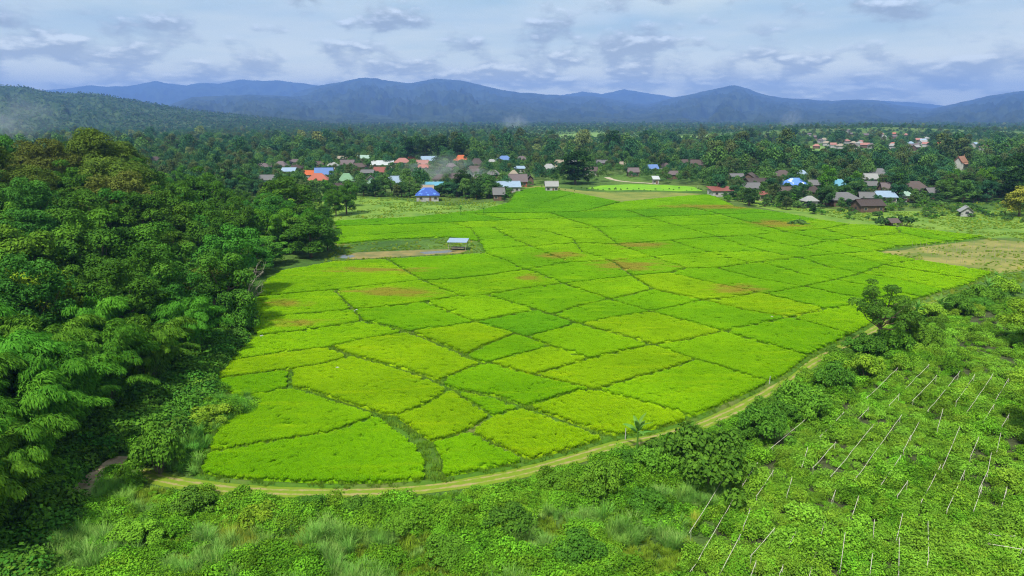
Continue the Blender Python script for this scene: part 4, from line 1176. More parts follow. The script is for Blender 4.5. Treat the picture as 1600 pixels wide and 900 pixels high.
def dead_tree():
    rng = np.random.default_rng(9)
    g = hit(384, 486)
    e = obj("dead_tree", None, loc=g); tag(e, "bare grey dead tree with tangled branches at the forest edge", "tree")
    tr = MB(); tr.tube([(0, 0, -0.4), (0.5, 0.1, 2.6), (1.2, 0, 5.0), (1.9, 0.2, 7.2)], [0.22, 0.18, 0.13, 0.06], 7)
    obj("trunk", tr.mesh("trunk", M["bark_pale"]), e)
    st = [((0.4, 0, 2.2), (3.4, -0.6, 5.4)), ((0.8, 0.1, 3.6), (-1.2, 0.4, 7.2)), ((1.0, 0, 4.4), (4.0, 0.2, 7.8)), ((1.4, 0, 5.6), (2.6, 0.8, 8.8)), ((0.3, 0, 1.6), (2.8, 0.9, 3.6)), ((0.6, 0, 3.0), (2.0, -1.2, 7.0))]
    for a, b in st:
        mb = MB(); a, b = np.array(a), np.array(b)
        mid = (a + b) / 2 + rng.normal(size=3) * 0.35
        mb.tube([a, mid, b], [0.09, 0.065, 0.025], 5)
        for k in range(4):
            t = rng.uniform(0.3, 0.95); s = a + (b - a) * t
            mb.tube([s, s + (b - a) * 0.2 + rng.normal(size=3) * 0.5, s + (b - a) * 0.35 + rng.normal(size=3) * 0.9], [0.04, 0.028, 0.015], 4)
        obj("branch", mb.mesh("branch", M["bark_pale"]), e)
dead_tree()

# ------------------------------------------------------------------ houses
def roof_mat(name, c, rust=0.25, stripes=None):
    m, n, l = new_mat("roof_" + name)
    tc = N(n, "ShaderNodeTexCoord")
    w = N(n, "ShaderNodeTexWave"); w.inputs["Scale"].default_value = 1.6; w.bands_direction = "X"
    l.new(tc.outputs["Object"], w.inputs["Vector"])
    f = ramp(n, l, tnoise(n, l, 0.55, 5, 0.65, tc.outputs["Object"]), 0.42, 0.72)
    col = mixc(n, l, mth(n, l, "MULTIPLY", f, rust), c, (c[0] * 0.45 + 0.05, c[1] * 0.45 + 0.035, c[2] * 0.45 + 0.025))
    if stripes:
        w2 = N(n, "ShaderNodeTexNoise"); w2.inputs["Scale"].default_value = 0.55; w2.inputs["Detail"].default_value = 2.0
        l.new(tc.outputs["Object"], w2.inputs["Vector"])
        col = mixc(n, l, ramp(n, l, w2.outputs["Fac"], 0.55, 0.7), col, stripes)
    return finish(m, n, l, col, 0.5, bump=w.outputs["Fac"], bump_d=0.05, spec=0.3)
RC = {"grey": (0.20, 0.20, 0.21), "brown": (0.13, 0.095, 0.085), "mauve": (0.19, 0.15, 0.16), "lblue": (0.38, 0.52, 0.70), "blue": (0.16, 0.28, 0.62), "sky": (0.16, 0.48, 0.68),
      "orange": (0.66, 0.16, 0.045), "salmon": (0.56, 0.17, 0.11), "green": (0.22, 0.42, 0.24), "maroon": (0.34, 0.11, 0.09), "white": (0.66, 0.70, 0.74), "pink": (0.48, 0.22, 0.19),
      "tarp": (0.06, 0.14, 0.58), "pale": (0.42, 0.43, 0.43), "dark": (0.085, 0.06, 0.055), "tan": (0.42, 0.35, 0.27), "temple": (0.50, 0.25, 0.16), "pgreen": (0.42, 0.60, 0.50)}
RC = {k: tuple(v * 0.62 for v in c) for k, c in RC.items()}
for k, c in RC.items(): M["roof_" + k] = roof_mat(k, c, stripes={"tarp": (0.10, 0.25, 0.72)}.get(k))
M["roof_striped"] = roof_mat("striped", (0.10, 0.22, 0.68), 0.1, stripes=(0.62, 0.68, 0.80))
WC = {"white": (0.36, 0.36, 0.35), "wood": (0.12, 0.08, 0.055), "cream": (0.55, 0.48, 0.36), "green": (0.35, 0.52, 0.44), "red": (0.30, 0.10, 0.06), "grey": (0.33, 0.33, 0.33)}
for k, c in WC.items(): M["wall_" + k] = plain("wall_" + k, c, tuple(v * 0.75 for v in c), 0.6, 0.85)
M["glass"] = plain("window_glass", (0.03, 0.035, 0.04), (0.05, 0.055, 0.06), 1.0, 0.15, spec=0.5)
M["doorwood"] = plain("door_wood", (0.10, 0.06, 0.035), (0.16, 0.10, 0.06), 2.0, 0.7)
M["post"] = plain("timber", (0.22, 0.18, 0.13), (0.34, 0.29, 0.22), 2.0, 0.85)

def roof_mesh(kind, W, Dp, eave, rise, over, mat):
    w, d = W / 2 + over, Dp / 2 + over
    mb = MB()
    th = 0.12
    if kind == "gable":
        top = [(-w, -d, eave - 0.15), (w, -d, eave - 0.15), (w, 0, eave + rise), (-w, 0, eave + rise), (w, d, eave - 0.15), (-w, d, eave - 0.15)]
        low = [(x, y, z - th) for x, y, z in top]
        mb.add(top + low, [(0, 1, 2, 3), (3, 2, 4, 5), (6, 9, 8, 7), (9, 11, 10, 8), (0, 6, 7, 1), (5, 4, 10, 11), (1, 7, 8, 2), (2, 8, 10, 4), (0, 3, 9, 6), (3, 5, 11, 9)])
    elif kind == "hip":
        r = max(W / 2 - Dp / 2 * 0.85, W * 0.06)
        top = [(-w, -d, eave - 0.15), (w, -d, eave - 0.15), (w, d, eave - 0.15), (-w, d, eave - 0.15), (-r, 0, eave + rise), (r, 0, eave + rise)]
        low = [(x, y, z - th) for x, y, z in top[:4]]
        mb.add(top + low, [(0, 1, 5, 4), (1, 2, 5), (2, 3, 4, 5), (3, 0, 4), (9, 8, 7, 6), (0, 6, 7, 1), (1, 7, 8, 2), (2, 8, 9, 3), (3, 9, 6, 0)])
    else:   # lean-to, high side away from the viewer
        top = [(-w, -d, eave - 0.1), (w, -d, eave - 0.1), (w, d, eave + rise), (-w, d, eave + rise)]
        low = [(x, y, z - th) for x, y, z in top]
        mb.add(top + low, [(0, 1, 2, 3), (7, 6, 5, 4), (0, 4, 5, 1), (1, 5, 6, 2), (2, 6, 7, 3), (3, 7, 4, 0)])
    return mb.mesh("roof", mat)

def house(loc, W, Dp, eave, rise, kind, roof, wall, rot, label, name="house", cat="house", group=None, detail=True, over=0.55):
    e = obj(name, None, loc=loc, rotz=rot); tag(e, label, cat, group)
    w, d = W / 2, Dp / 2
    mb = MB(); mb.box(-w, w, -d, d, -1.0, eave)
    if kind == "gable":
        for sx in (-1, 1):
            x0, x1 = sx * w, sx * (w - 0.12)
            mb.add([(x0, -d, eave), (x0, d, eave), (x0, 0, eave + rise * 0.92), (x1, -d, eave), (x1, d, eave), (x1, 0, eave + rise * 0.92)], [(0, 1, 2), (5, 4, 3), (0, 3, 4, 1), (1, 4, 5, 2), (2, 5, 3, 0)])
    obj("wall", mb.mesh("wall", M["wall_" + wall]), e)
    rf = obj("roof", roof_mesh(kind, W, Dp, eave, rise, over, M["roof_" + roof]), e)
    if detail:
        if kind == "gable":
            obj("ridge_cap", MB().box(-w - over, w + over, -0.16, 0.16, eave + rise - 0.03, eave + rise + 0.09).mesh("ridge_cap", M["roof_" + roof]), rf)
        dm = MB().box(-0.45, 0.45, -0.05, 0.05, 0, 2.0).mesh("door", M["doorwood"])
        obj("door", dm, e, loc=(W * 0.12, -d - 0.03, 0.05))
        wm = MB().box(-0.6, 0.6, -0.04, 0.04, 0, 1.0).mesh("window", M["glass"])
        fm = MB().box(-0.7, 0.7, -0.05, 0.02, -0.1, 0.0).box(-0.7, 0.7, -0.05, 0.02, 1.0, 1.1).box(-0.7, -0.6, -0.05, 0.02, 0.0, 1.0).box(0.6, 0.7, -0.05, 0.02, 0.0, 1.0).mesh("frame", M["post"])
        for fx in (-0.30, 0.36) if W > 6 else (-0.28,):
            wo = obj("window", wm, e, loc=(W * fx, -d - 0.03, 1.0))
            obj("frame", fm, wo, loc=(0, -0.02, 0))
        sm = MB().box(-0.04, 0.04, -0.55, 0.55, 0, 0.9).mesh("window", M["glass"])
        obj("window", sm, e, loc=(-w - 0.03, 0, 1.05)); obj("window", sm, e, loc=(w + 0.03, 0, 1.05))
    return e

HBOX = []      # what must stay in sight: photo box of every roof and its distance
def house_px(x0, x1, yt, yb, kind, roof, wall, rot, label, eave=2.9, dp=None, **kw):
    g = P((x0 + x1) / 2, yb, eave - 0.15)
    D = g[1]
    gz = float(terr(g[0], g[1]))
    over = 0.55
    W = max(3.0, (x1 - x0) * D / FOC - 2 * over)
    Dp = dp or float(np.clip(W * 0.72, 4.0, 9.5))
    el = (CAM_H - 4) / D
    rise = float(np.clip((yb - yt) * D / FOC - (Dp / 2 + over) * el * (2 if kind == "lean" else 1), 0.7, 4.5))
    if abs(abs(rot) - math.pi / 2) < 0.4: W, Dp = max(5.0, W * 0.9), W
    HBOX.append((x0 + 0.2 * (x1 - x0), x1 - 0.2 * (x1 - x0), yt, yt + 0.48 * (yb - yt), D))
    return house((g[0], D + Dp * 0.4, gz), W, Dp, eave, rise, kind, roof, wall, rot, label, **kw)

H90 = math.pi / 2
HOUSES = [
 (232, 250, 245, 251, "hip", "dark", "wood", 0.1, "small dark-roofed house alone among trees behind the left forest"),
 (400, 424, 255, 261, "gable", "mauve", "wood", 0.05, "mauve-roofed house farthest left of the village row"),
 (427, 448, 252, 260, "hip", "mauve", "white", -0.1, "mauve hip-roofed house with white walls above the pale blue roof"),
 (438, 460, 262, 268, "lean", "lblue", "white", 0.1, "pale blue sheet roof left of the orange roofs"),
 (454, 478, 258, 263, "gable", "dark", "wood", 0.1, "long low dark brown roof just above the orange roof"),
 (472, 498, 266, 273, "gable", "orange", "white", -0.15, "bright orange roof touching the blue roof"),
 (478, 512, 271, 282, "hip", "salmon", "white", 0.1, "large salmon-red hip roof in front of the bright orange one"),
 (490, 519, 262, 273, "gable", "blue", "white", 0.2, "blue gabled roof behind the salmon-red roof"),
 (527, 553, 271, 283, "hip", "green", "white", 0.1, "pale green hip-roofed house right of the salmon-red roof"),
 (567, 589, 275, 284, "gable", "brown", "green", H90 + 0.2, "brown gable-end house with pale green walls behind the palms"),
 (606, 630, 275, 286, "gable", "lblue", "wood", 0.15, "pale grey-blue gabled roof beside the tall palms"),
 (583, 609, 261, 269, "gable", "maroon", "white", -0.1, "maroon-pink gabled roof below the long white shed"),
 (563, 584, 265, 270, "gable", "grey", "wood", 0.05, "low grey roof joined to the maroon-pink roof"),
 (575, 613, 251, 258, "lean", "white", "white", 0.05, "long white-roofed shed in the village"),
 (556, 579, 242, 247, "lean", "pgreen", "white", 0.0, "pale green-white roof farthest back in the village"),
 (525, 543, 243, 247, "gable", "tan", "wood", 0.0, "tan roof peeping from trees far back on the left of the village"),
 (614, 641, 247, 254, "hip", "pink", "white", 0.1, "dusty pink hip roof right of the long white shed"),
 (531, 553, 250, 257, "gable", "mauve", "wood", 0.05, "dull mauve gabled roof left of the long white shed"),
 (552, 576, 255, 261, "gable", "brown", "wood", -0.05, "dull brown roof between the mauve roof and the white shed"),
 (399, 428, 273, 281, "gable", "grey", "green", 0.05, "grey-roofed house with pale green walls behind the forest edge"),
 (516, 545, 286, 292, "gable", "dark", "wood", 0.05, "low dark roof at the meadow edge below the pale green house"),
 (489, 506, 252, 257, "gable", "brown", "wood", 0.0, "small brown roof behind the blue gabled roof"),
 (634, 650, 243, 249, "hip", "orange", "white", 0.1, "small orange-red roof in the haze of smoke"),
 (656, 681, 244, 251, "lean", "lblue", "white", 0.05, "light blue sheet roof behind the smoke"),
 (650, 670, 250, 257, "gable", "pink", "wood", 0.0, "pink roof under the light blue roof in the smoke"),
 (648, 671, 257, 262, "lean", "salmon", "wood", -0.05, "narrow salmon lean-to roof just below the pink roof"),
 (708, 732, 242, 250, "hip", "orange", "white", 0.05, "isolated bright orange hip roof at the back of the village"),
 (775, 801, 243, 250, "hip", "blue", "white", 0.1, "blue hip-roofed house with white walls at the back of the village"),
 (733, 756, 247, 257, "hip", "dark", "wood", 0.0, "dark brown hip roof right of the isolated orange roof"),
 (803, 826, 259, 263, "lean", "lblue", "white", 0.05, "thin blue-white roof strip left of the big dark round tree"),
 (794, 824, 272, 284, "gable", "mauve", "red", 0.1, "big mauve-brown gabled house with red walls by the far end of the rice"),
 (822, 835, 274, 281, "gable", "dark", "wood", H90, "small dark gable end attached to the mauve-brown house"),
 (658, 693, 284, 290, "lean", "sky", "white", 0.05, "cyan sheet roof above the royal-blue tarpaulin roof"),
 (648, 686, 293, 305, "hip", "tarp", "grey", 0.1, "royal-blue tarpaulin roof at the meadow edge"),
 (655, 678, 289, 296, "gable", "tan", "wood", 0.0, "cream roof directly behind the royal-blue roof"),
 (771, 813, 283, 292, "gable", "lblue", "white", 0.12, "long grey-blue roofed house with white windowed walls beside the rice"),
 (769, 789, 293, 304, "gable", "grey", "wood", 0.1, "low grey shed in front of the long white-walled house"),
 (739, 754, 273, 280, "gable", "mauve", "wood", 0.0, "small mauve roof hidden behind the dark roadside trees"),
 (795, 810, 266, 272, "hip", "tan", "cream", 0.0, "small tan roof behind the mauve-brown house"),
 (851, 873, 283, 291, "gable", "pale", "white", 0.05, "pale grey roof beside the foot of the big dark round tree"),
 (866, 881, 249, 254, "gable", "tan", "cream", 0.0, "tan roof in the trees left of the big dark round tree top"),
 (930, 952, 249, 254, "gable", "grey", "wood", 0.0, "grey roof in the trees right of the big dark round tree"),
 (968, 978, 252, 256, "gable", "tan", "cream", 0.0, "tiny tan roof left of the blue roof among the central trees"),
 (1009, 1030, 257, 264, "lean", "blue", "white", 0.05, "blue-violet sheet roof alone among the central trees"),
 (980, 999, 262, 269, "gable", "mauve", "wood", 0.05, "mauve roof left of the blue-violet roof"),
 (1020, 1031, 275, 280, "lean", "white", "white", 0.0, "small white roof under the blue-violet roof"),
 (1043, 1060, 267, 273, "gable", "mauve", "wood", 0.0, "mauve roof right of the blue-violet roof"),
 (1110, 1146, 291, 298, "lean", "maroon", "white", 0.1, "reddish lean-to roofed house with a white wall at the rice edge"),
 (1160, 1190, 285, 294, "gable", "grey", "white", 0.1, "grey gabled house behind the reddish lean-to"),
 (1158, 1190, 270, 278, "gable", "brown", "wood", H90 - 0.5, "brown gabled house under the tall dark trees on the right"),
 (1168, 1206, 278, 284, "gable", "dark", "wood", 0.05, "long dark roof in front of the brown gabled house"),
 (1210, 1239, 266, 275, "hip", "brown", "white", 0.05, "red-brown hip roof with white walls behind the striped tarpaulin"),
 (1226, 1264, 278, 289, "hip", "striped", "white", 0.1, "blue and white striped tarpaulin roof below the umbrella tree"),
 (1263, 1287, 281, 289, "gable", "grey", "wood", 0.1, "grey roof right of the striped tarpaulin"),
 (1301, 1325, 280, 292, "hip", "sky", "white", 0.2, "turquoise pyramid roof in the right-hand village"),
 (1255, 1279, 306, 314, "hip", "pale", "white", 0.15, "small white house with pale grey roof at the rice edge"),
 (1297, 1346, 300, 312, "hip", "grey", "wood", 0.1, "largest grey hip roof of the right-hand village"),
 (1340, 1383, 311, 321, "gable", "dark", "wood", 0.1, "dark low roof in front of the grey roofs at the scrub edge"),
 (1344, 1368, 300, 309, "gable", "grey", "wood", -0.2, "grey gabled roof right of the largest grey hip roof"),
 (1186, 1203, 299, 304, "gable", "maroon", "cream", 0.0, "little red roof with orange wall between dark bushes"),
 (1350, 1374, 283, 290, "gable", "grey", "wood", 0.1, "grey roof behind the turquoise pyramid roof's row"),
 (1141, 1163, 271, 276, "gable", "grey", "wood", 0.0, "flat grey roof left of the brown gabled house"),
 (1376, 1399, 285, 298, "gable", "mauve", "wood", 0.1, "steep mauve roof left of the broad brown hip roof"),
 (1413, 1454, 283, 297, "hip", "brown", "white", 0.05, "broad brown hip-roofed house with white and red walls"),
 (1373, 1403, 298, 308, "lean", "lblue", "white", -0.1, "light blue sheet roof below the steep mauve roof"),
 (1402, 1429, 299, 306, "lean", "pgreen", "white", 0.1, "pale turquoise sheet roof in front of the broad brown hip roof"),
 (1447, 1474, 293, 302, "gable", "grey", "wood", 0.2, "grey gabled roof right of the broad brown hip roof"),
]
for (x0, x1, yt, yb, kind, rf, wa, rot, lab) in HOUSES: house_px(x0, x1, yt, yb, kind, rf, wa, rot, lab)
house_px(1503, 1524, 322, 331, "gable", "pale", "grey", H90 - 0.4, "small pale-roofed hut alone in the scrub on the right", eave=1.9, name="hut", cat="hut")

def temple():
    g = P(1506, 256, 4.4)
    D = g[1]; loc = (g[0], D + 4, float(terr(g[0], D)))
    e = obj("temple", None, loc=loc, rotz=0.75, scale=0.72); tag(e, "temple hall with steep tiered terracotta roof and white gable in the trees", "temple")
    mb = MB().box(-9, 9, -5, 5, -1, 6.0)
    for sx in (-1, 1):
        mb.add([(sx * 9, -5, 6), (sx * 9, 5, 6), (sx * 9, 0, 12.5), (sx * 8.8, -5, 6), (sx * 8.8, 5, 6), (sx * 8.8, 0, 12.5)], [(0, 1, 2), (5, 4, 3), (0, 3, 4, 1), (1, 4, 5, 2), (2, 5, 3, 0)])
    obj("wall", mb.mesh("wall", M["wall_white"]), e)
    rf = obj("roof", roof_mesh("gable", 18, 7.5, 7.6, 5.8, 0.7, M["roof_temple"]), e)
    obj("roof", roof_mesh("gable", 14, 12, 6.0, 3.4, 0.6, M["roof_temple"]), e)
    for sx in (-1, 1):
        obj("gable_finial", MB().tube([(sx * 9.6, 0, 13.2), (sx * 9.9, 0, 14.0), (sx * 10.3, 0, 15.0)], [0.2, 0.14, 0.04], 6).mesh("gable_finial", M["roof_temple"]), rf)
        bb = MB()
        for sy in (-1, 1): bb.add([(sx * 9.75, sy * 4.6, 7.2), (sx * 9.75, 0, 13.4), (sx * 9.75, 0, 12.8), (sx * 9.75, sy * 4.1, 7.0), (sx * 9.9, sy * 4.6, 7.2), (sx * 9.9, 0, 13.4), (sx * 9.9, 0, 12.8), (sx * 9.9, sy * 4.1, 7.0)],
                                  [(0, 1, 2, 3), (7, 6, 5, 4), (0, 4, 5, 1), (3, 2, 6, 7), (0, 3, 7, 4)])
        obj("barge_board", bb.mesh("barge_board", M["roof_maroon"]), rf)
    for k in range(4): obj("window", MB().box(-0.6, 0.6, -0.05, 0.05, 1.5, 3.8).mesh("window", M["glass"]), e, loc=(-6 + 4 * k, -5.04, 0))
    HBOX.append((1492, 1520, 236, 260, D))
temple()

def shelter():
    g = hit(716, 390)
    e = obj("field_shelter", None, loc=g, rotz=-0.12); tag(e, "open field shelter with a flat blue-grey sheet roof on thin posts in the rice", "shelter")
    rf = obj("roof", roof_mesh("lean", 5.4, 3.6, 2.55, 0.45, 0.1, M["roof_lblue"]), e)
    for sx in (-1, 1):
        for sy in (-1, 1): obj("post", MB().tube([(sx * 2.4, sy * 1.5, -0.2), (sx * 2.4, sy * 1.5, 2.45 + 0.2 * (sy + 1))], 0.07, 6).mesh("post", M["bark_pale"]), e)
    obj("bench", MB().box(-1.8, 1.8, -1.2, 1.2, 0.55, 0.65).mesh("bench", M["post"]), e)
    HBOX.append((700, 732, 368, 394, g[1]))
    g = hit(1393, 355)
    e = obj("field_hut", None, loc=g, rotz=0.2); tag(e, "small brown thatched field hut between two dark bushes", "hut")
    obj("roof", roof_mesh("gable", 3.2, 3.0, 1.9, 1.2, 0.4, M["roof_brown"]), e)
    for sx in (-1, 1):
        for sy in (-1, 1): obj("post", MB().tube([(sx * 1.5, sy * 1.4, -0.2), (sx * 1.5, sy * 1.4, 2.0)], 0.07, 6).mesh("post", M["post"]), e)
    obj("wall", MB().box(-1.45, 1.45, 1.3, 1.4, 0.3, 1.85).mesh("wall", M["wall_wood"]), e)
    obj("deck", MB().box(-1.5, 1.5, -1.4, 1.25, 0.45, 0.55).mesh("deck", M["post"]), e)
    HBOX.append((1382, 1402, 342, 356, g[1]))
shelter()

# more roofs half hidden among the village trees
def more_houses():
    rng = np.random.default_rng(91); n = 0
    for t in range(900):
        if n >= 20: break
        r = rng.uniform()
        if r < 0.55: px, py = rng.uniform(400, 840), rng.uniform(246, 288)
        elif r < 0.7: px, py = rng.uniform(850, 1100), rng.uniform(246, 270)
        else: px, py = rng.uniform(1130, 1480), rng.uniform(266, 306)
        if px < 640 and py > 284: continue
        w = (py - 185) * rng.uniform(0.24, 0.36); h = w * rng.uniform(0.24, 0.36)
        if any(px + w / 2 > a - 3 and px - w / 2 < b + 3 and py + 2 > c and py - h < d + 3 for a, b, c, d, _ in HBOX): continue
        g = P(px, py, 2.75)
        if inpoly(*proj(g[0], g[1] - 8, 0.0), [(310, 743), (960, 690), (1560, 430), (1545, 371), (1230, 330), (1110, 302), (842, 288), (790, 318), (520, 345)]): continue
        col = ["brown", "grey", "mauve", "dark", "pale", "pink", "lblue", "maroon"][rng.choice(8, p=[.2, .2, .2, .14, .08, .08, .05, .05])]
        side = "left village" if px < 845 else "central woods" if px < 1110 else "right village"
        house_px(px - w / 2, px + w / 2, py - h, py, ["gable", "hip"][rng.integers(2)], col, ["wood", "white", "cream", "grey"][rng.integers(4)], rng.uniform(-0.3, 0.3),
                 "%s roof half hidden among the trees of the %s" % ({"lblue": "pale blue", "pale": "pale grey", "dark": "very dark brown"}.get(col, col), side), group="half-hidden roofs of the " + side)
        n += 1
more_houses()

# far hillside village
def far_village():
    rng = np.random.default_rng(31)
    k = 0; tries = 0; spots = []
    while k < 38 and tries < 900:
        tries += 1
        px = rng.uniform(1262, 1452); py = rng.uniform(206, 236)
        if rng.uniform() < 0.22: px, py = rng.uniform(1385, 1575), rng.uniform(229, 236)
        if py < 212 and not 1275 < px < 1345: continue
        if any(abs(px - a) < 6.5 and abs(py - b) < 2.2 for a, b in spots): continue
        spots.append((px, py))
        g = hit(px, py)
        if not 700 < g[1] < 2600: continue
        W = rng.uniform(7, 11)
        col = ["pink", "salmon", "pale", "lblue", "mauve", "tan", "orange"][rng.choice(7, p=[.26, .14, .1, .08, .26, .12, .04])]
        house(g, W, W * 0.7, 4.2, 2.4, "gable" if k % 2 else "hip", col, "wood" if rng.uniform() < 0.4 else "grey", rng.uniform(-0.6, 0.6),
              "tiny %s-roofed house of the far hillside village under the mountains" % {"pale": "pale grey", "lblue": "pale blue"}.get(col, col), group="houses of the far hillside village", detail=False)
        HBOX.append((px - 2, px + 2, py - 4.5, py - 2, g[1])); k += 1
    print("far houses", k)
far_village()

# ------------------------------------------------------------------ trees of the village, set out by hand first
SPEC = [  # kind, variant, px, foot, top, width px, label
 ("tall", 0, 899, 288, 229, 62, "big dark round-headed tree standing alone at the far end of the rice", "village_tree"),
 ("tall", 1, 957, 250, 199, 32, "tall dark tree sticking up above the distant woods", "village_tree"),
 ("vtree", 0, 757, 303, 266, 40, "dark leafy tree in the clump beside the long white-walled house", "village_tree"),
 ("tall", 1, 722, 306, 262, 34, "pointed dark tree in the clump right of the royal-blue roof", "village_tree"),
 ("vtree", 2, 700, 306, 278, 34, "bluish tree closest to the royal-blue roof", "village_tree"),
 ("vtree", 4, 740, 308, 284, 44, "low dark tree in front of the roadside clump", "village_tree"),
 ("vtree", 0, 775, 306, 282, 28, "small dark tree at the rice side of the roadside clump", "village_tree"),
 ("vtree", 1, 1239, 292, 256, 30, "umbrella-shaped tree standing over the striped tarpaulin", "village_tree"),
 ("tall", 0, 640, 254, 212, 30, "dark tree at the left end of the dark belt behind the village smoke", "village_tree"),
 ("tall", 1, 664, 254, 214, 28, "dark tree second in the belt behind the village smoke", "village_tree"),
 ("tall", 0, 693, 252, 207, 26, "tallest narrow dark tree in the belt behind the village smoke", "village_tree"),
 ("tall", 1, 716, 254, 213, 32, "broad dark tree right in the belt behind the village smoke", "village_tree"),
 ("tall", 0, 1135, 266, 234, 38, "rounded dark tree at the left end of the belt behind the right village", "village_tree"),
 ("tall", 1, 1178, 266, 236, 36, "rounded dark tree above the brown gabled house", "village_tree"),
 ("tall", 1, 1262, 266, 228, 46, "broad dark tree in the belt left of the turquoise pyramid roof", "village_tree"),
 ("tall", 0, 1312, 268, 229, 52, "broadest dark tree in the belt above the turquoise pyramid roof", "village_tree"),
 ("tall", 1, 1374, 268, 230, 30, "narrow dark tree in the belt right of the turquoise pyramid roof", "village_tree"),
 ("tall", 0, 1440, 270, 238, 44, "dark tree in the belt above the broad brown hip roof", "village_tree"),
 ("tall", 0, 1585, 318, 226, 60, "tall dark tree at the right edge behind the yellowish tree", "village_tree"),
 ("vtree", 4, 1548, 300, 240, 44, "dark tree between the temple and the right edge", "village_tree"),
 ("yellow", 0, 1592, 338, 283, 62, "yellowish-green rounded tree cut by the right edge", "village_tree"),
 ("vbush", 1, 1376, 355, 333, 24, "dark bush on the left side of the thatched field hut", "bush"),
 ("vbush", 1, 1412, 354, 331, 34, "dark rounded bush on the right side of the thatched field hut", "bush"),
 ("vbush", 0, 1246, 352, 343, 36, "low green bush alone in the middle of the rice", "bush"),
 ("slender", 0, 1372, 550, 432, 98, "slender open-crowned tree beside the farm track", "field_tree"),
 ("round", 1, 1408, 542, 474, 52, "smaller leafy tree right behind the slender trackside tree", "field_tree"),
 ("edge", 0, 1600, 545, 452, 96, "light green tree cut by the right edge above the vegetable rows", "field_tree"),
 ("edge", 0, 1640, 700, 560, 150, "leafy tree at the right edge of the vegetable rows", "field_tree"),
]
SPEC_XY = []
for i, (k, v, px, fy, ty, w, lab, nm) in enumerate(SPEC):
    e = place_px(PR[k][v], nm, lab, "bush" if nm == "bush" else "tree", None, px, fy, ty, i * 1.3, w)
    SPEC_XY.append((e.location.x, e.location.y, 3.0))
for i, (px, fy, ty) in enumerate([(556, 297, 276), (572, 299, 279), (597, 300, 281), (612, 303, 280), (640, 303, 272), (651, 300, 274), (757, 286, 258), (770, 286, 262), (543, 296, 278), (1463, 300, 284), (1238, 280, 258), (668, 288, 270)]):
    e = place_px(PR["palm"][i % 2], "palm_tree", ["coconut palm in the row along the meadow edge of the village", "coconut palm rising over the village roofs near the smoke"][0 if i < 6 or i == 8 else 1], "palm",
                 "coconut palms of the village", px, fy, ty, i * 0.9)
    SPEC_XY.append((e.location.x, e.location.y, 2.0))

OUT_PX = [(OX, OY) for OX, OY in [(310, 743), (700, 760), (960, 690), (1205, 603), (1360, 510), (1560, 430), (1640, 425), (1640, 376), (1545, 371), (1400, 354), (1230, 330), (1150, 320), (1110, 302), (1100, 291), (1020, 287), (925, 289), (842, 290), (803, 298), (790, 318), (690, 334), (520, 345), (430, 420), (380, 510)]]
MEADOW_PX = [(490, 318), (530, 306), (620, 309), (700, 310), (770, 313), (800, 320), (740, 332), (690, 337), (600, 345), (510, 349)]
SCRUB_PX = [(1225, 326), (1310, 329), (1400, 322), (1480, 318), (1640, 318), (1640, 380), (1545, 376), (1450, 362), (1400, 356)]
CLEAR = [[(865, 214), (905, 209), (950, 209), (950, 216), (880, 219)], [(1165, 233), (1215, 229), (1290, 230), (1285, 240), (1215, 256), (1170, 243)], [(1508, 241), (1548, 238), (1552, 252), (1515, 256)], [(1060, 214), (1110, 212), (1150, 213), (1110, 216), (1060, 217)],
         [(945, 275), (960, 274), (1000, 283), (1035, 285), (1035, 292), (940, 290)]]

def hides(qx, qy, z, top, rad):
    """would this plant stand in front of a roof, hut or clearing"""
    cx, yt = proj(qx, qy, z + top); _, yb = proj(qx, qy, z)
    hw = rad * FOC / qy
    for (x0, x1, a, b, D) in HBOX:
        if qy < D + 6 and cx + hw * 0.62 > x0 and cx - hw * 0.62 < x1 and yt < b - 1 and yb > a:
            if qy > D - 2 and not (cx > x0 - 1 and cx < x1 + 1): continue
            return True
    return False

STOPW = set("alone farthest with above left just touching in behind right below beside joined between peeping under at attached directly by hidden of".split())
HNAMES = []
for (x0, x1, yt, yb, *_r) in HOUSES:
    ws = []
    for w_ in _r[-1].split():
        if w_ in STOPW and len(ws) > 1: break
        ws.append(w_)
    HNAMES.append(((x0 + x1) / 2, (yt + yb) / 2, P((x0 + x1) / 2, yb, 2.75)[1] + 3, " ".join(ws)))

